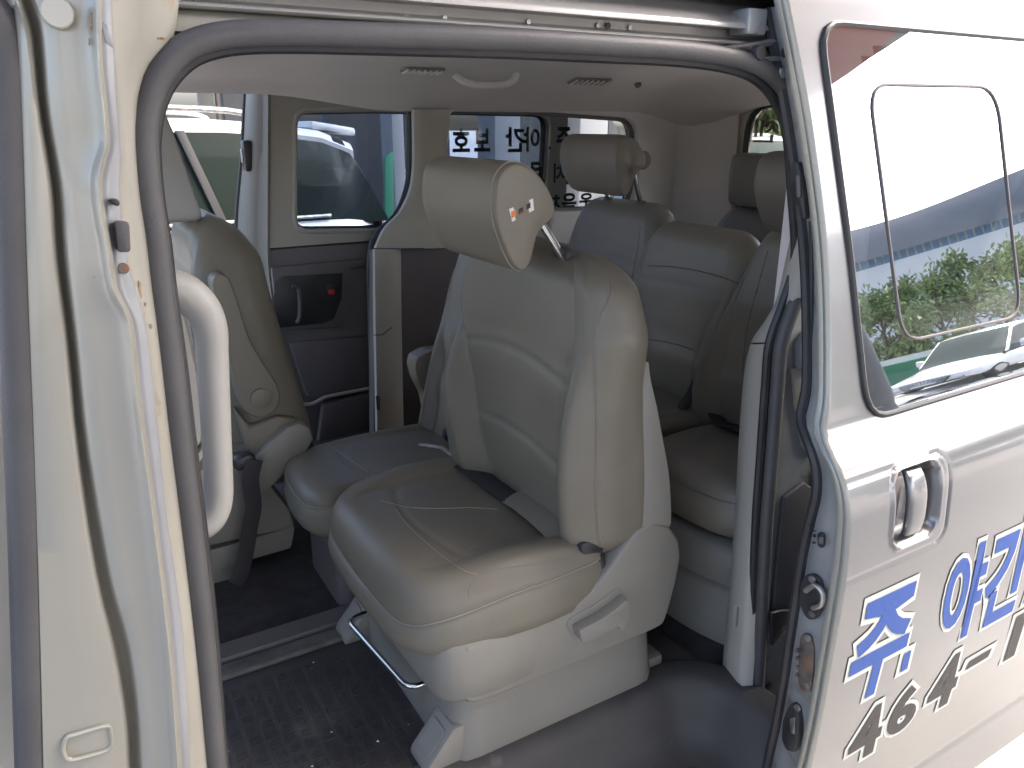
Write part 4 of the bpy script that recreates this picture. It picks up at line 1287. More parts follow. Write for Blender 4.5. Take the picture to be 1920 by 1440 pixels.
pslab('lever_recess', [(1061, 1168), (1075, 1157), (1120, 1133), (1160, 1104), (1172, 1112), (1173, 1165), (1155, 1182), (1100, 1203), (1075, 1200)], -0.0012, M['seat_plastic'], s1, Y=0.1000, bevel=0.001, r=0.006)
trace('recess_bead', sh, [(1066, 1164), (1078, 1155), (1120, 1131), (1158, 1103)], 0.0022, M['seat_plastic'], sh, 4, 0.0005)  # raised bead of shield plastic along the recess edge
# pedestal
def ring_at(x0, x1, y0, y1, z, r=0.045):
    return resample(fillet([Vector((x0, y0, z)), Vector((x1, y0, z)), Vector((x1, y1, z)), Vector((x0, y1, z))], r, 8), 72)
R_ = [ring_at(0.472, 0.945, 0.122, 0.632, 0.5195), ring_at(0.472, 0.946, 0.121, 0.633, 0.526), ring_at(0.476, 0.942, 0.124, 0.630, 0.56), ring_at(0.482, 0.935, 0.128, 0.626, 0.63),
      ring_at(0.486, 0.930, 0.131, 0.622, 0.652), ring_at(0.492, 0.925, 0.137, 0.617, 0.660), ring_at(0.505, 0.915, 0.148, 0.605, 0.663), ring_at(0.52, 0.905, 0.16, 0.59, 0.70)]
ped = grid('pedestal', R_, M['seat_plastic'], s1, True, False, True, smooth=50)
for (y0, y1) in ((0.132, 0.205), (0.555, 0.628)):
    ft = slab('anchor_cover', [Vector((0.415, y0, 0.5195)), Vector((0.415, y1, 0.5195)), Vector((0.425, y1, 0.535)), Vector((0.485, y1 - 0.006, 0.592)), Vector((0.485, y0 + 0.006, 0.592)), Vector((0.425, y0, 0.535))][:0] or
              [Vector((0.418, y0, 0.5195)), Vector((0.50, y0, 0.5195)), Vector((0.50, y0, 0.598)), Vector((0.478, y0, 0.598)), Vector((0.424, y0, 0.534))], (0, y1 - y0, 0), M['seat_plastic'], s1, 0.006, 2)
    a, b = Vector((0.428, 0, 0.5385)), Vector((0.474, 0, 0.5935))
    n_ = Vector((-(b - a).z, 0, (b - a).x)).normalized()
    q = [a.lerp(b, 0.12), a.lerp(b, 0.88)]
    o_ = [Vector((q[0].x, y0 + 0.013, q[0].z)), Vector((q[0].x, y1 - 0.013, q[0].z)), Vector((q[1].x, y1 - 0.013, q[1].z)), Vector((q[1].x, y0 + 0.013, q[1].z))]
    slab('anchor_cap', fillet([p + n_ * 0.0002 for p in o_], 0.008), n_ * 0.0022, M['seat_plastic'], ft, 0.0008, 1)
tube('slide_bar', fillet([Vector((0.50, 0.506, 0.622)), Vector((0.412, 0.506, 0.622)), Vector((0.440, 0.240, 0.622)), Vector((0.51, 0.245, 0.622))], [0.001, 0.03, 0.03, 0.001], 6), 0.0058, M['metal'], s1, seg=12)
box('rear_anchor', (0.93, 0.15, 0.513), (0.985, 0.20, 0.545), M['seat_plastic'], s1, 0.008)
# belt stalk and flaps between cushion and backrest
tube('buckle_stalk', [Vector((0.80, 0.118, 0.80)), Vector((0.778, 0.13, 0.86))], 0.012, M['black'], s1, seg=10)
box('belt_buckle', (0.735, 0.118, 0.868), (0.79, 0.160, 0.902), M['black'], s1, 0.008)
rib = [Vector((0.722, y, 0.888 + 0.006 * math.sin((y - 0.2) * 14))) for y in (0.50, 0.44, 0.38, 0.32, 0.26)]
grid('leather_flap', [[Vector((0.700, y, z - 0.004)), Vector((0.725, y + 0.004, z + 0.004)), Vector((0.765, y + 0.006, z + 0.012))] for y, z in [(0.345, 0.898), (0.30, 0.903), (0.25, 0.903), (0.20, 0.900), (0.165, 0.894)]], M['leather'], s1, smooth=60)

# ---------------------------------------------------------------- the seat beside it
s2 = thing('passenger_seat', 'grey leather seat beside the middle aisle, behind the nearest seat, armrest on its far side', 'seat', (0.70, 0.93, 0.52), 'van seats')
Y2 = 0.83
W2 = [(z, w_ * 0.68) for z, w_ in W1]
XF2 = [(z, 0.795 + 0.25 * (z - 0.80)) for z, x in XF1]
XB2 = [(z, 1.00 + 0.23 * (z - 0.80)) for z, x in XF1]
b2, surf2 = backrest(s2, M['leather'], Y2, 0.745, 1.34, [(z - 0.06, w_) for z, w_ in W2], [(z - 0.06, x_) for z, x_ in XF2], [(z - 0.06, x_) for z, x_ in XB2], bol=0.026, nz=60, rt=0.045, us=[(0.74, 0.42), (0.94, 0.5), (1.12, 0.76), (1.36, 0.95)], arcs=[(1.13, 0.02, 0.004), (0.99, 0.03, 0.005)], nf=50, seam_mat=M['thread'], seam_r=0.0009)
plan2 = resample(fillet([Vector((0.405, 0.675, 0)), Vector((0.395, 0.82, 0)), Vector((0.415, 0.965, 0)), Vector((0.66, 0.985, 0)), Vector((0.88, 0.985, 0)), Vector((0.88, 0.665, 0)), Vector((0.66, 0.655, 0))], [0.09, 0.2, 0.10, 0.12, 0.04, 0.04, 0.12], 8), 100)
c2, top2 = cushion(s2, M['leather'], plan2, 0.715, 0.80, 0.838, bol=0.010, seam_mat=M['thread'], nin=26, crown=0.006, yc=0.82, hw=0.165, seam_z=lambda p: 0.798 + 0.012 * sst(0.4, 0.6, p.x), dip=0.012)
trace('seam', c2, [(606, 828), (640, 850), (690, 885), (720, 902)], 0.0011, M['thread'], c2, 6, 0.0)
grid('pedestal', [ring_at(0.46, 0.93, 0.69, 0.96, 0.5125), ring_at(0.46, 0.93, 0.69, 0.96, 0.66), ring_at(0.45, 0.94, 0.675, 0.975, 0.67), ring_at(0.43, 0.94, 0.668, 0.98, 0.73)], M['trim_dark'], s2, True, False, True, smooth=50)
pslab('armrest', [(838, 655), (803, 660), (782, 672), (778, 690), (785, 716), (800, 745), (806, 775), (835, 795)], 0.06, M['leather'], s2, Y=1.0, bevel=0.018, r=0.01, seg=4)
box('belt_buckle', (0.80, 0.80, 0.835), (0.87, 0.835, 0.865), M['black'], s2, 0.008)
tube('belt_tongue', [Vector((0.69, 0.72, 0.885)), Vector((0.72, 0.66, 0.893)), Vector((0.73, 0.62, 0.885))], 0.008, M['steel'], s2, seg=8, flat=0.4)
tube('belt_webbing', [Vector((0.71, 0.60, 0.892)), Vector((0.72, 0.50, 0.897)), Vector((0.725, 0.42, 0.893)), Vector((0.728, 0.34, 0.896))], 0.024, M['belt'], s1, seg=8, flat=0.08, up=(0, 0, 1))

# ---------------------------------------------------------------- third row
def rear_seat(label, y0, y1, x, zt, head=None, seats=True, top_r=0.07, buck=False, m_=None, low=0.50, hz=0.0, wk=None, hc=0.0):
    m_ = m_ or M['leather_lifted']
    yc, hw = (y0 + y1) / 2, (y1 - y0) / 2
    t = thing('passenger_seat', label, 'seat', (x, yc, 0.512), 'van seats')
    zb = 0.80
    H = zt - zb
    Wt = [(zb, hw * 0.78), (zb + 0.12 * H, hw * 0.93), (zb + 0.3 * H, hw), (zb + 0.65 * H, hw * 0.985), (zb + 0.85 * H, hw * 0.94), (zt - 0.03, hw * 0.84), (zt, hw * 0.70)]
    if wk:
        Wt = [(z_, hw * k_) for (z_, _), k_ in zip(Wt, wk)]
    Xf = [(zb, x + 0.02), (zb + 0.3 * H, x - 0.015), (zb + 0.6 * H, x + 0.0), (zt, x + 0.055)]
    Xb = [(zb, x + 0.16), (zb + 0.5 * H, x + 0.16), (zt, x + 0.15)]
    b, sf = backrest(t, m_, yc, zb, zt, Wt, Xf, Xb, bol=0.022, nz=60, rt=0.05, us=[(zb, 0.5), (zb + 0.4 * H, 0.58), (zb + 0.7 * H, 0.8), (zt, 0.93)], arcs=[(zb + 0.74 * H, 0.015, 0.003), (zb + 0.40 * H, 0.025, 0.004)], nf=50, seam_mat=M['leather_dim'], seam_r=0.0012)
    if head:
        hw2 = head
        hp = [(xx - 0.70 + x + 0.015, zz - 1.42 + zt + 0.015 + hz) for xx, zz in HP]
        headrest(t, M['leather_dim'], hp, yc + hc - hw2, yc + hc + hw2, n=24, rr=0.045, taper=0.12)
        for yy in (yc + hc - hw2 * 0.55, yc + hc + hw2 * 0.55):
            tube('headrest_post', [Vector((x + 0.04, yy, zt + 0.075 + hz)), Vector((x + 0.092, yy, zt - 0.015))], 0.0075, M['metal'], t, seg=8)
            disc('post_collar', Vector((x + 0.088, yy, zt - 0.008)), (0, 0, 1), 0.016, 0.012, M['rubber'], t, seg=12)
    return t, b
r_far, rb_far = rear_seat('dark grey third row seat by the far window, headrest raised on chrome posts', 0.895, 1.355, 1.52, 1.385, head=0.150, m_=M['leather_dim'], hz=0.045)
r_mid, rb_mid = rear_seat('grey third row seat without headrest, in the middle behind the nearest seat', 0.525, 0.965, 1.50, 1.345)
r_near, rb_near = rear_seat('grey third row seat half hidden behind the rear door pillar', 0.10, 0.56, 1.44, 1.385, head=0.13, wk=[1.14, 1.16, 1.12, 0.80, 0.66, 0.58, 0.5], hz=0.02, hc=-0.075)
for t, y0, y1 in ((r_far, 0.97, 1.40), (r_mid, 0.51, 0.965), (r_near, 0.10, 0.50)):
    yc = (y0 + y1) / 2
    pl_ = resample(fillet([Vector((1.165, y0 + 0.02, 0)), Vector((1.125, yc, 0)), Vector((1.165, y1 - 0.02, 0)), Vector((1.56, y1, 0)), Vector((1.56, y0, 0))], [0.10, 0.3, 0.10, 0.04, 0.04], 10), 90)
    mm = M['leather_dim'] if t is r_far else M['leather_lifted']
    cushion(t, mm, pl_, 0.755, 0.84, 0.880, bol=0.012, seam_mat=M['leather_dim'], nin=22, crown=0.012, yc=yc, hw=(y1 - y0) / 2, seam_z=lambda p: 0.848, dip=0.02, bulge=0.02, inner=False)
    def bow(x0, z, k=0.045, y0=y0, y1=y1, yc=yc):
        return [Vector((x0 - k * (1 - ((y - yc) / ((y1 - y0) / 2)) ** 2), y, z)) for y in [y0 + 0.012 + (y1 - y0 - 0.024) * i / 16 for i in range(17)]] + [Vector((1.55, y1 - 0.012, z)), Vector((1.55, y0 + 0.012, z))]
    grid('valance', [bow(1.185, 0.655), bow(1.165, 0.662), bow(1.158, 0.70), bow(1.158, 0.735), bow(1.166, 0.748), bow(1.185, 0.754)], M['seat_plastic'], t, True, True, True, smooth=50)
    grid('pedestal', [bow(1.165, 0.5125), bow(1.172, 0.56), bow(1.18, 0.63), bow(1.19, 0.645), bow(1.20, 0.655)], M['seat_plastic'], t, True, True, True, smooth=50)
    slab('anchor_cover', [Vector((1.105, yc + 0.02, 0.5125)), Vector((1.17, yc + 0.02, 0.5125)), Vector((1.17, yc + 0.02, 0.585)), Vector((1.155, yc + 0.02, 0.585))], (0, 0.06, 0), M['seat_plastic'], t, 0.004)
box('belt_buckle', (1.43, 0.535, 0.872), (1.50, 0.565, 0.905), M['trim_dark'], r_mid, 0.006)
tube('belt_webbing', [Vector((1.47, 0.60, 0.95)), Vector((1.44, 0.595, 0.905)), Vector((1.40, 0.585, 0.880))], 0.020, M['belt_grey'], r_mid, seg=8, flat=0.12, up=(0, 1, 0))
tube('belt_webbing', [Vector((1.44, 0.50, 0.895)), Vector((1.40, 0.44, 0.892)), Vector((1.42, 0.36, 0.895)), Vector((1.40, 0.28, 0.89))], 0.020, M['belt'], r_near, seg=8, flat=0.12)

for px_ in ([(1216, 498), (1260, 500), (1310, 508), (1360, 522), (1386, 532)], [(1212, 636), (1240, 640), (1270, 646), (1300, 656)]):
    trace('seam', rb_mid, px_, 0.0020, M['trim_dark'], rb_mid, 6, -0.0006)
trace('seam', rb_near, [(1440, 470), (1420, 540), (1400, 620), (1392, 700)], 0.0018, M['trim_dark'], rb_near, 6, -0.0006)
trace('seam', rb_far, [(1200, 425), (1196, 460), (1188, 500), (1180, 540)], 0.0022, M['thread'], rb_far, 6, 0.0)

# ---------------------------------------------------------------- back row (dark, against the tailgate window)
for (lab, y0, y1, x, zt) in (('dark back row seat with square headrest, silhouetted against the tailgate window', 0.72, 1.20, 2.03, 1.345),
                             ('dark back row seat mostly hidden by the rear door pillar', 0.18, 0.66, 2.03, 1.345)):
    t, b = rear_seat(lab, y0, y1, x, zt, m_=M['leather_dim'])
    yc = (y0 + y1) / 2
    hp = [(x + 0.03, zt + 0.15), (x + 0.05, zt + 0.175), (x + 0.11, zt + 0.175), (x + 0.135, zt + 0.15), (x + 0.13, zt + 0.03), (x + 0.11, zt - 0.0), (x + 0.05, zt - 0.0), (x + 0.03, zt + 0.03)]
    headrest(t, M['leather_dim'], hp, yc - 0.16, yc + 0.16, n=14, rr=0.05)
    box('cushion', (x - 0.36, y0, 0.70), (x + 0.05, y1, 0.86), M['leather_dim'], t, 0.04, 3)
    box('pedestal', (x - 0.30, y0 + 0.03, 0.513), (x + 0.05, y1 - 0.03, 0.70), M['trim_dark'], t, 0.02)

# ---------------------------------------------------------------- driver's seat, seen from behind and inside
d1 = thing('driver_seat', 'grey driver seat with folded armrest and tall headrest coloured pale as if lit by the front windows, behind the front pillar', 'seat', (0.25, 1.18, 0.52))
yn = 0.96                                                 # its inner side
side = [(322, 432), (345, 418), (385, 412), (425, 418), (462, 450), (488, 492), (496, 540), (520, 620), (548, 720), (572, 800), (540, 815), (500, 830), (470, 840), (440, 760), (420, 660), (400, 560), (392, 520), (330, 560), (318, 470)]
Wd = [(0.72, 0.20), (0.85, 0.235), (1.0, 0.245), (1.2, 0.24), (1.32, 0.215), (1.39, 0.17), (1.415, 0.13)]
XFd = [(0.72, 0.36), (0.85, 0.33), (1.0, 0.30), (1.2, 0.275), (1.32, 0.28), (1.415, 0.30)]
XBd = [(0.72, 0.53), (0.875, 0.51), (1.0, 0.485), (1.137, 0.458), (1.245, 0.440), (1.307, 0.435), (1.36, 0.41), (1.415, 0.37)]
YDR = 1.205
bd, sd2 = backrest(d1, M['leather'], YDR, 0.72, 1.415, Wd, XFd, XBd, bol=0.03, nz=60, rt=0.05, us=[(0.72, 0.5), (1.2, 0.62), (1.42, 0.95)], arcs=[(1.29, 0.02, 0.003)], nf=40, r=0.06)
R_ = []
HPd = [(0.15, 1.66), (0.18, 1.70), (0.225, 1.695), (0.262, 1.655), (0.285, 1.575), (0.302, 1.49), (0.316, 1.425), (0.31, 1.405), (0.27, 1.402), (0.22, 1.408), (0.19, 1.45), (0.165, 1.56)]
headrest(d1, M['trim_pale'], HPd, 1.06, 1.35, n=16, rr=0.02)  # pale colour carries the light of the front windows
tube('headrest_post', [Vector((0.295, 1.10, 1.43)), Vector((0.318, 1.10, 1.385))], 0.006, M['metal'], d1, seg=10)
disc('post_collar', Vector((0.322, 1.10, 1.394)), (0.3, 0, 1), 0.018, 0.012, M['black'], d1, seg=12)
arm_px = [(397, 530), (404, 518), (416, 513), (430, 520), (440, 545), (470, 640), (500, 690), (520, 720), (527, 745), (520, 768), (500, 783), (476, 783), (456, 768), (444, 735), (424, 640), (408, 575)]
ar = slab('armrest', fillet([P(x, y, Y=0.90) for x, y in arm_px], 0.012, 3), (0, 0.062, 0), M['leather'], d1, 0.016, 4)
disc('pivot_cap', P(489, 747, Y=0.9005), (0, -1, 0), 0.024, 0.004, M['leather'], ar, seg=24)
trace('cap_ring', ar, [(489 + 19 * math.cos(a * 0.393), 747 + 18 * math.sin(a * 0.393)) for a in range(17)], 0.0012, M['black'], ar, 3, 0.001)
pslab('recline_cover', [(440, 765), (470, 800), (520, 780), (560, 785), (545, 808), (480, 872), (465, 850)], 0.04, M['leather'], d1, Y=0.945, bevel=0.012)
pslab('recliner_shield', [(480, 862), (505, 830), (540, 800), (562, 793), (582, 802), (590, 824), (575, 850), (520, 905), (490, 935), (470, 900)], 0.05, M['seat_plastic'], d1, Y=0.925, bevel=0.012)
pslab('seat_side', [(330, 860), (470, 838), (500, 900), (545, 955), (556, 990), (330, 1040)], 0.50, M['seat_plastic'], d1, Y=0.955, bevel=0.012)
pslab('seat_plinth', [(330, 1050), (556, 985), (548, 1030), (450, 1058), (430, 1095), (330, 1120)], 0.48, M['seat_plastic'], d1, Y=0.975, bevel=0.01)
box('cushion', (-0.20, 0.98, 0.75), (0.38, 1.44, 0.87), M['leather'], d1, 0.03, 3)
tube('belt_webbing', catmull([P(x, y, Y=0.90) for x, y in [(478, 862), (470, 900), (475, 950), (468, 990), (462, 1030), (452, 1075), (440, 1095)]], 4), 0.020, M['belt'], d1, seg=8, flat=0.1, up=(0, 1, 0))
pslab('belt_buckle', [(440, 862), (470, 850), (482, 858), (478, 872), (448, 886), (440, 878)], 0.03, M['black'], d1, Y=0.90, bevel=0.006)

# front passenger seat back and the grab handle on the pillar trim
f1 = thing('front_passenger_seat', 'pale grey backrest of the front passenger seat, glimpsed through the grab handle', 'seat', (0.06, 0.45, 0.52))
pslab('backrest', [(240, 470), (318, 520), (350, 580), (376, 700), (386, 800), (384, 832), (366, 862), (200, 900)], 0.30, M['trim_pale'], f1, Y=0.30, bevel=0.02)
pslab('back_hem', [(366, 862), (385, 828), (386, 850), (372, 874), (340, 910), (330, 890)], 0.28, M['trim_light'], f1, Y=0.31, bevel=0.006)
pslab('seat_base', [(240, 900), (372, 880), (420, 860), (424, 900), (400, 960), (386, 990), (386, 1060), (240, 1080)], 0.30, M['leather_dim'], f1, Y=0.32, bevel=0.02)
gp = [(296, 540), (318, 540), (350, 552), (378, 578), (394, 615), (398, 660), (402, 740), (406, 820), (409, 890), (409, 930), (402, 958), (386, 978), (360, 988), (330, 985)]
gr_ = [0.021, 0.0225, 0.0225, 0.021, 0.0195, 0.0185, 0.018, 0.0175, 0.0175, 0.018, 0.019, 0.020, 0.0205, 0.0205]
pth = catmull([P(x, y, Y=0.075) for x, y in gp], 5)
rad = []
for i in range(len(pth)):
    t = i / (len(pth) - 1) * (len(gr_) - 1)
    k = min(len(gr_) - 2, int(t))
    rad.append(gr_[k] + (gr_[k + 1] - gr_[k]) * (t - k))
tube('grab_handle', pth, rad, M['trim_pale'], van, seg=18, label='pale grey grab handle inside the front pillar')
# ================================================================ ground and everything outside
g = box('ground', (-150, -150, -0.3), (190, 150, 0.0), M['concrete'], None, 0)
setting(g)

# lettering on the far quarter window and on the tailgate glass (read from outside, so mirrored from here)
def far_text(name, s, px_r, px_l, py_t, py_b, Y, parent, material, bold=0.02):
    v, f = text_mesh(s, 1.0, 0.0, 0.032)
    ax, bx = min(p[0] for p in v), max(p[0] for p in v)
    ay, by = min(p[1] for p in v), max(p[1] for p in v)
    a, b = P(px_r, (py_t + py_b) / 2, Y=Y), P(px_l, (py_t + py_b) / 2, Y=Y)
    z1, z0 = P(px_r, py_t, Y=Y).z, P(px_r, py_b, Y=Y).z
    V = [Vector((a.x + (b.x - a.x) * (p[0] - ax) / (bx - ax), Y, z0 + (z1 - z0) * (p[1] - ay) / (by - ay))) for p in v]
    raw(name, V, f, material, parent, smooth=False)
YW = 1.6590
for s, r, l, t, b in (('주', 1071, 1043, 238, 283), ('.', 1033, 1029, 274, 281), ('야', 1012, 982, 238, 284), ('간', 985, 948, 238, 285), ('보', 919, 889, 241, 284), ('호', 881, 848, 241, 285),
                      ('노', 1130, 1100, 306, 346), ('래', 1092, 1062, 306, 344), ('치', 1060, 1038, 306, 342), ('료', 1022, 992, 303, 342),
                      ('웃', 1112, 1086, 361, 393), ('음', 1081, 1053, 361, 398), ('치', 1051, 1030, 364, 396), ('료', 1018, 990, 362, 396)):
    far_text('syllable', s, r, l, t, b, YW, wing, M['black_vinyl'], 0.012)
XW = 2.4655
tw = [o for o in bpy.data.objects if o.name == 'tailgate_window'][0]
def rear_text(s, px_r, px_l, py_t, py_b):
    v, f = text_mesh(s, 1.0, 0.0, 0.012)
    ax, bx = min(p[0] for p in v), max(p[0] for p in v)
    ay, by = min(p[1] for p in v), max(p[1] for p in v)
    a, b = P(px_r, (py_t + py_b) / 2, X=XW + 0.0055), P(px_l, (py_t + py_b) / 2, X=XW + 0.0055)
    z1, z0 = P(px_r, py_t, X=XW).z, P(px_r, py_b, X=XW).z
    V = [Vector((XW + 0.0055, a.y + (b.y - a.y) * (p[0] - ax) / (bx - ax), z0 + (z1 - z0) * (p[1] - ay) / (by - ay))) for p in v]
    raw('syllable', V, f, M['brown_vinyl'], tw, smooth=False)
rear_text('센', 1462, 1413, 223, 268)
rear_text('터', 1405, 1378, 226, 263)

# ---- cars: bodies lofted from a side profile, with glass, wheels, lamps
def car(name, label, pos, rot, kind='suv', paint=None, group=None):
    paint = paint or M['car_white']
    root = thing(name, label, 'car', (0, 0, 0), group)
    if kind == 'suv':
        L, W, hood, roof, belt = 4.7, 1.86, 1.02, 1.64, 1.10
        top = [(-2.35, 0.62), (-2.30, 0.86), (-2.15, 0.95), (-1.25, hood + 0.03), (-1.05, belt + 0.02), (2.05, belt + 0.03), (2.20, 1.05), (2.33, 0.80), (2.35, 0.50)]
        cab = [(-1.12, belt), (-0.35, roof - 0.06), (0.1, roof), (1.3, roof), (1.95, roof - 0.06), (2.08, roof - 0.10), (2.17, 1.30), (2.24, belt - 0.01)]
    else:
        L, W, hood, roof, belt = 4.8, 1.86, 0.82, 1.44, 0.93
        top = [(-2.40, 0.45), (-2.36, 0.66), (-2.2, 0.74), (-1.15, hood + 0.06), (-0.95, belt), (1.5, belt + 0.05), (2.25, belt + 0.06), (2.38, 0.80), (2.40, 0.45)]
        cab = [(-1.05, belt - 0.01), (-0.25, roof - 0.05), (0.25, roof), (0.75, roof - 0.01), (1.45, 1.22), (2.0, belt + 0.06)]
    # lower body
    n = 46
    xs = [-L / 2 + L * (0.5 - 0.5 * math.cos(math.pi * i / n)) for i in range(n + 1)]
    rows = []
    for x in xs:
        zt = interp(top, x)
        e = min(1, (L / 2 - abs(x)) / 0.45)
        hw = W / 2 * (1 - 0.16 * (1 - math.sqrt(max(0, 1 - (1 - e) ** 2))))
        zb = 0.24 + 0.12 * (1 - e)
        half = [(hw * 0.90, zb), (hw * 0.985, zb + 0.12), (hw, zb + (zt - zb) * 0.55), (hw * 0.985, zt - 0.10), (hw * 0.955, zt - 0.035), (hw * 0.86, zt), (hw * 0.45, zt + 0.02), (0, zt + 0.025)]
        rows.append([Vector((x, -y, z)) for y, z in half] + [Vector((x, y, z)) for y, z in reversed(half[:-1])])
    body = grid('body', rows, paint, root, True, True, True, smooth=50)
    # cabin: roof panel and pillars in paint, glass set between them
    c0, c1 = cab[0][0], cab[-1][0]
    def sec(x, inset=0.0, dz=0.0):
        zt = interp(cab, x) - dz
        k = (zt - belt) / (roof - belt)
        wb, wt = W / 2 * 0.94, W / 2 * 0.76
        hwb = wb
        hwt = wb + (wt - wb) * max(0, k)
        h = [(hwb - inset, belt - 0.02), (hwt - inset, max(belt, zt - 0.05)), (hwt * 0.93 - inset, zt - 0.012), (0, zt)]
        return [Vector((x, -y, z)) for y, z in h] + [Vector((x, y, z)) for y, z in reversed(h[:-1])]
    m = 36
    rows = [sec(c0 + (c1 - c0) * i / m, 0.0, 0.0) for i in range(m + 1)]
    grid('greenhouse', rows, M['car_glass' if kind == 'suv' else 'car_glass_dull'], root, False, False, False, smooth=50)
    # roof skin, from windscreen top to tail
    ra, rb = (cab[1][0], cab[-3][0]) if kind == 'suv' else (cab[1][0], cab[-2][0])
    rr = []
    for i in range(15):
        x = ra + (rb + 0.02 - ra) * i / 14
        s_ = sec(x)
        rr.append([p + Vector((0, 0.006 * (1 if p.y > 0 else -1 if p.y < 0 else 0), 0.006)) for p in [s_[1] - Vector((0, 0, 0.05)), s_[1], s_[2], s_[3], s_[4], s_[5], s_[5] - Vector((0, 0, 0.05))]])
    rf = grid('roof', rr, paint, root, smooth=50)
    # pillars on both sides
    def pillar(xa, xb, za, zb, wdt, m_=paint, nm='pillar'):
        for sg in (-1, 1):
            def pt(x, z, o):
                k = (z - belt) / (roof - belt)
                y = W / 2 * (0.94 - 0.18 * k) + o
                return Vector((x, sg * y, z))
            o_ = [pt(xa - wdt / 2, za, 0.008), pt(xa + wdt / 2, za, 0.008), pt(xb + wdt / 2, zb, 0.008), pt(xb - wdt / 2, zb, 0.008)]
            slab(nm, o_, (0, -sg * 0.03, 0), m_, root, 0.003, 1)
    if kind == 'suv':
        pillar(-1.02, -0.30, belt, roof - 0.08, 0.10)
        pillar(0.12, 0.22, belt, roof - 0.05, 0.10, M['black'])
        pillar(1.02, 1.00, belt, roof - 0.05, 0.12, M['black'])
        pillar(1.33, 1.19, belt, roof - 0.06, 0.045, M['tyre'], 'window_divider')
        for sg in (-1, 1):
            tube('roof_rail', catmull([Vector((-0.35, sg * 0.66, roof - 0.02)), Vector((-0.2, sg * 0.66, roof + 0.045)), Vector((0.6, sg * 0.66, roof + 0.06)), Vector((1.45, sg * 0.66, roof + 0.04)), Vector((1.6, sg * 0.66, roof - 0.02))], 4), 0.016, M['steel'], root, seg=8)
            tube('belt_moulding', [Vector((-0.95, sg * W / 2 * 0.95, belt + 0.012)), Vector((1.9, sg * W / 2 * 0.95, belt + 0.03))], 0.010, M['steel'], root, seg=6)
            slab('tail_lamp', [Vector((2.10, sg * 0.90, 0.88)), Vector((2.30, sg * 0.86, 0.88)), Vector((2.26, sg * 0.85, 1.05)), Vector((2.08, sg * 0.89, 1.05))], (0, -sg * 0.1, 0), M['red'], root, 0.01)
        slab('tail_spoiler', [Vector((1.90, -0.66, roof - 0.055)), Vector((2.17, -0.62, roof - 0.095)), Vector((2.17, 0.62, roof - 0.095)), Vector((1.90, 0.66, roof - 0.055))], (0, 0, 0.045), paint, root, 0.015)
        slab('tailgate', [Vector((2.22, -0.80, belt + 0.02)), Vector((2.30, -0.80, 0.62)), Vector((2.30, 0.80, 0.62)), Vector((2.22, 0.80, belt + 0.02))], (0.04, 0, 0), paint, root, 0.02)
    else:
        pillar(-0.95, -0.22, belt, roof - 0.06, 0.08)
        pillar(0.42, 0.36, belt, roof - 0.04, 0.09, M['black'])
        pillar(1.85, 1.20, belt + 0.06, roof - 0.12, 0.12)
        # front: grille with bars, ring emblem, plate, headlamps, mirrors
        gx = -2.40
        slab('grille', fillet([Vector((gx, -0.52, 0.66)), Vector((gx, 0.52, 0.66)), Vector((gx + 0.01, 0.40, 0.30)), Vector((gx + 0.01, -0.40, 0.30))], 0.04), (-0.03, 0, 0), M['black'], root, 0.006)
        for k in range(5):
            z = 0.62 - k * 0.065
            tube('grille_bar', [Vector((gx - 0.035, -0.47 + k * 0.02, z)), Vector((gx - 0.035, 0.47 - k * 0.02, z))], 0.010, M['metal'], root, seg=6)
        for k in range(4):
            tube('emblem_ring', [Vector((gx - 0.05, -0.105 + k * 0.07 + 0.05 * math.cos(a), 0.575 + 0.05 * math.sin(a))) for a in [2 * math.pi * i / 20 for i in range(20)]], 0.008, M['metal'], root, seg=6, closed=True)
        slab('number_plate', [Vector((gx - 0.045, -0.26, 0.40)), Vector((gx - 0.045, 0.26, 0.40)), Vector((gx - 0.045, 0.26, 0.50)), Vector((gx - 0.045, -0.26, 0.50))], (-0.01, 0, 0), M['white_vinyl'], root, 0.004)
        for sg in (-1, 1):
            slab('headlight', [Vector((-2.33, sg * 0.56, 0.60)), Vector((-2.10, sg * 0.86, 0.62)), Vector((-2.02, sg * 0.90, 0.71)), Vector((-2.30, sg * 0.60, 0.69))], (-0.03, sg * 0.02, 0.01), M['lamp'], root, 0.008)
    for sg in (-1, 1):
        mx_ = -0.72 if kind == 'suv' else -0.62
        mir = [(mx_, sg * (W / 2 - 0.02)), (mx_ + 0.02, sg * (W / 2 + 0.20))]
        slab('wing_mirror', fillet([Vector((mx_, sg * (W / 2 + 0.02), belt + 0.02)), Vector((mx_, sg * (W / 2 + 0.20), belt + 0.04)), Vector((mx_, sg * (W / 2 + 0.20), belt + 0.16)), Vector((mx_, sg * (W / 2 + 0.04), belt + 0.15))], 0.03), (0.09, 0, 0), paint, root, 0.02)
        for wx in (-1.42, 1.42):
            c = Vector((wx, sg * (W / 2 - 0.20), 0.34))
            wv = grid('wheel', cyl_rows(c, (0, sg, 0), 0.34, 0.215, 28), M['tyre'], root, True, True, True)
            disc('rim', c + Vector((0, sg * 0.20, 0)), (0, sg, 0), 0.225, 0.022, M['steel'], wv, seg=24)
        tube('door_line', [Vector((0.22, sg * (W / 2 + 0.001), 0.38)), Vector((0.24, sg * (W / 2 * 0.985), belt - 0.05))], 0.004, M['black'], root, seg=5)
        tube('door_handle', [Vector((0.02, sg * W / 2 * 0.995, belt - 0.16)), Vector((0.18, sg * W / 2 * 0.995, belt - 0.155))], 0.014, paint, root, seg=8)
    root.location = pos
    root.rotation_euler = (0, 0, rot)
    return root
car('parked_suv', 'white SUV with roof rails parked beyond the far side of the van', (-0.52, 4.30, 0), 0.0, 'suv')
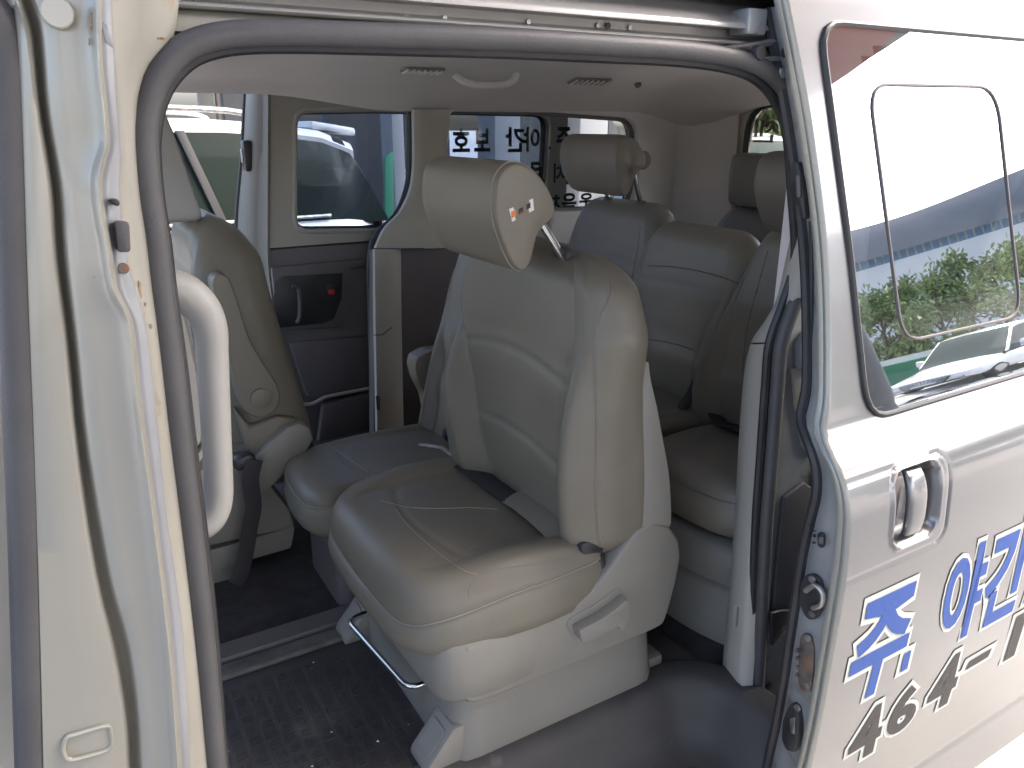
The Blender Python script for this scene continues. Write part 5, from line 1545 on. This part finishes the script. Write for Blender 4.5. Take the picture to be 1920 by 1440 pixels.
car('parked_car', 'white saloon car with four ring emblem, seen only as a reflection in the door window', (16.1, -8.6, 0), math.radians(-3), 'saloon')
car('parked_car', 'grey car parked in front of the trees behind the van', (11.0, 9.6, 0), math.radians(75), 'saloon', M['roof_grey'])
car('parked_car', 'white car half hidden behind the back row headrests', (8.6, 7.0, 0), math.radians(20), 'saloon')

# ---- building on the far side: wall bays between columns
bd_ = thing('building', 'pale building with square columns beyond the far side of the van', 'building', (6, 9, 0))
YB = 8.0
def bcol(pa, pb, y0, material, nm, d=0.35):
    a, b = P(pa, 240, Y=y0), P(pb, 240, Y=y0)
    box(nm, (a.x, y0, 0), (b.x, y0 + d, 4.2), material, bd_, 0.01)
bcol(928, 976, 7.6, M['wall_white'], 'column', 0.45)
bcol(1088, 1140, 7.6, M['wall_white'], 'column', 0.5)
bcol(1141, 1181, 7.9, M['wall_grey'], 'column', 0.5)
bcol(976, 1090, 8.0, M['wall_cream'], 'wall', 0.3)
bcol(735, 757, 7.6, M['wall_white'], 'column', 0.35)
box('wall', (3.4, 9.6, 0), (5.2, 9.9, 4.2), M['wall_grey'], bd_, 0.01)
box('wall', (1.0, 9.6, 0), (3.4, 9.9, 1.30), M['wall_white'], bd_, 0.01)
box('beam', (0.9, 7.55, 2.5), (8.2, 8.1, 4.2), M['wall_white'], bd_, 0.01)
a, b = P(373, 190, Y=8.6), P(402, 190, Y=8.6)
box('window_frame', (a.x, 8.6, 0.4), (b.x, 8.7, 2.6), M['wall_cream'], bd_, 0.01)
a, b = P(402, 190, Y=8.6), P(411, 190, Y=8.6)
box('window_frame', (a.x + 0.02, 8.6, 0.4), (b.x, 8.68, 2.6), M['rusty'], bd_, 0.006)
a, b = P(418, 190, Y=8.6), P(470, 190, Y=8.6)
box('wall', (a.x, 8.6, 0.0), (b.x, 8.8, 2.6), M['wall_grey'], bd_, 0.01)
slab('green_panel', [P(722, 296, Y=7.0), P(738, 283, Y=7.0), P(738, 420, Y=7.0), P(722, 420, Y=7.0)], (0, 0.05, 0), M['green'], bd_, 0.004)

# ---- reflected side: canopy, long building with a curved roof, column by the kerb, green hoarding
cn = thing('canopy', 'red underside of a large canopy behind the photographer', 'canopy', (1, -6, 0))
co = fillet([Vector((-7.0, -10.5, 4.35)), Vector((7.55, -10.5, 4.35)), Vector((7.75, -3.05, 4.35)), Vector((-7.0, -3.0, 4.35))], [0.3, 0.5, 1.6, 0.3], 10)
slab('canopy_shade_slab', co, (0, 0, 0.06), M['canopy_red'], cn, 0.01)
slab('canopy_fascia', [p + Vector((0, 0, 0.062)) for p in fillet([Vector((-7.05, -10.55, 4.35)), Vector((7.62, -10.55, 4.35)), Vector((7.84, -2.98, 4.35)), Vector((-7.05, -2.95, 4.35))], [0.3, 0.5, 0.95, 0.3], 8)], (0, 0, 0.45), M['wall_grey'], cn, 0.01)
slab('canopy_shade_slab', fillet([Vector((-0.3, -2.98, 4.36)), Vector((3.0, -2.98, 4.36)), Vector((3.0, 1.6, 4.36)), Vector((-0.3, 1.6, 4.36))], 0.1), (0, 0, 0.4), M['wall_white'], cn, 0.02)  # added slab, unseen, keeps overhead sky off the van's near side
for x in (-5.5, 5.0):
    box('canopy_post', (x - 0.15, -8.3, 0), (x + 0.15, -8.0, 4.34), M['wall_grey'], cn, 0.02)

hall = thing('building', 'long white hall with curved grey roof and blue window band, reflected in the door window', 'building', (60, -40, 0))
def hdir(az, dist, z):
    a_ = math.radians(az)
    return Vector((1.2 + dist * math.sin(a_), -0.1 - dist * math.cos(a_), z))
def hz(el, dist):
    return 1.45 + dist * math.tan(math.radians(el))
HD = 60.0
azs = [44 + i * 1.0 for i in range(29)]
wl, bnd, rf_ = [], [], []
for az in azs:
    d = HD
    wl.append([hdir(az, d, 0), hdir(az, d, hz(6.45, d))])
    bnd.append([hdir(az, d - 0.4, hz(6.2, d)), hdir(az, d - 0.4, hz(7.1, d))])
    rf_.append([hdir(az, d - 1.6 + 1.2 * (k / 6) ** 2, hz(6.68, d) - 0.05 + (hz(9.4, d) - hz(6.9, d) + 0.25 * math.sin((az - 44) * 0.35)) * k / 6) for k in range(7)])
grid('wall', wl, M['hall_wall'], hall)
grid('window_band', bnd, M['band_blue'], hall)
grid('roof', rf_, M['hall_roof'], hall)
for i in range(0, len(azs) * 2 - 2):
    az = 44 + i * 0.5
    p, q = hdir(az, HD - 0.5, hz(6.2, HD)), hdir(az, HD - 0.5, hz(6.9, HD))
    box('mullion', (p.x - 0.05, p.y - 0.05, p.z), (p.x + 0.05, p.y + 0.05, q.z), M['roof_grey'], hall, 0)

pc = thing('column', 'grey leaning column reflected at the front edge of the door window', 'column', (7.4, -4.6, 0))
p0 = hdir(52.6, 9.0, 0)
tube('shaft', [Vector((p0.x, p0.y, 0)), Vector((p0.x - 0.05, p0.y, 0.9)), Vector((p0.x - 0.16, p0.y, 1.7)), Vector((p0.x - 0.34, p0.y, 2.15))], [0.24, 0.22, 0.17, 0.10], M['wall_grey'], pc, seg=20)
tube('shaft_base', [Vector((p0.x, p0.y, 0)), Vector((p0.x, p0.y, 0.35))], [0.34, 0.27], M['concrete'], pc, seg=20)
hoard = thing('hoarding', 'low green hoarding behind the reflected white car', 'hoarding', (16, -10, 0))
grid('panel', [[hdir(az, 19, 0), hdir(az, 19, 1.15)] for az in (50, 54, 58, 62)], M['green'], hoard)
grid('top_rail', [[hdir(az, 18.9, 1.15), hdir(az, 18.9, 1.28)] for az in (50, 54, 58, 62)], M['white_vinyl'], hoard)

# ---- trees
def tree(label, pos, h, r, leafm, n=900, seed=1, group='trees in a row', leaf=0.16, trunk_h=0.3):
    rnd = random.Random(seed)
    t = thing('tree', label, 'tree', pos, group)
    tr = [grid_mesh(tube_rows([Vector((0, 0, 0)), Vector((0.04, 0, h * trunk_h)), Vector((0.0, 0.06, h * 0.75))], [0.11, 0.08, 0.03], 8), True, True, True)]
    clumps = []
    for k in range(14):
        a = rnd.random() * 6.283
        rr_ = r * (0.25 + 0.75 * rnd.random() ** 0.6)
        z = h * (trunk_h + 0.05 + (0.92 - trunk_h) * rnd.random())
        sh_ = math.sin(math.pi * min(1, max(0.12, (z / h - trunk_h + 0.12) / (1.12 - trunk_h))))
        c = Vector((math.cos(a) * rr_ * sh_, math.sin(a) * rr_ * sh_, z))
        clumps.append((c, r * (0.25 + 0.25 * rnd.random())))
        tr.append(grid_mesh(tube_rows([Vector((0, 0.02, max(h * trunk_h * 0.8, z - 0.5))), c], [0.03, 0.012], 5), True))
    join('trunk', tr, M['bark'], t).location = (0, 0, 0)
    V, Fc = [], []
    for i in range(n):
        c, cr = rnd.choice(clumps)
        d = Vector((rnd.gauss(0, 1), rnd.gauss(0, 1), rnd.gauss(0, 0.75)))
        p = c + d.normalized() * cr * (0.4 + 0.75 * rnd.random())
        s = Vector((rnd.gauss(0, 1), rnd.gauss(0, 1), rnd.gauss(0, 0.5))).normalized()
        u = s.orthogonal().normalized()
        u.rotate(Matrix.Rotation(rnd.random() * 6.283, 3, s))
        L_, w_ = leaf * (0.7 + 0.7 * rnd.random()), leaf * 0.45
        q = s.cross(u)
        o = len(V)
        V += [p, p + u * L_ * 0.5 + q * w_ * 0.5 + s * leaf * 0.1, p + u * L_, p + u * L_ * 0.5 - q * w_ * 0.5 + s * leaf * 0.1]
        Fc.append((o, o + 1, o + 2, o + 3))
    raw('crown', V, Fc, leafm, t, smooth=False).location = (0, 0, 0)
    return t
ordn = ['first', 'second', 'third', 'fourth', 'fifth', 'sixth', 'seventh', 'eighth', 'ninth', 'tenth']
for i, az in enumerate([52.5, 54.6, 56.4, 58.2, 60.0, 61.8, 63.6, 65.5, 67.5, 69.5]):
    d = 24 + (i % 3) * 1.3
    lite = az > 62
    lab = ('feathery light green tree, %s from the left in the door window reflection' if lite else 'bushy dark green tree, %s from the left in the door window reflection') % ordn[i]
    tree(lab, hdir(az, d, 0), 3.0 + 0.5 * ((i * 7) % 3) / 2 + (0.5 if 58 < az < 64 else 0), 1.25, M['leaf_light' if lite else 'leaf'], 1700, 20 + i, 'trees reflected in the door window', 0.20, 0.12)
for i in range(7):
    p = P(1375 + i * 24, 250, X=14.0 + (i % 2) * 1.2)
    tree('%s leafy tree beyond the tailgate window, %s from the left' % ('pale green' if i % 2 else 'dark green', ordn[i]), (p.x, p.y, 0), 3.6 + 0.4 * (i % 3), 1.35, M['leaf_light' if i % 2 else 'leaf'], 2200, 50 + i, 'trees behind the van', 0.18, 0.12)
rs = thing('sign', 'round red sign in front of the trees behind the van', 'sign', (9, 7.5, 0))
c = P(1405, 203, X=9.0)
disc('sign_face', c, (-1, -0.6, 0), 0.17, 0.03, M['red'], rs, seg=24)
tube('sign_pole', [Vector((c.x + 0.05, c.y + 0.04, 0)), Vector((c.x + 0.05, c.y + 0.04, c.z))], 0.03, M['steel'], rs, seg=8)
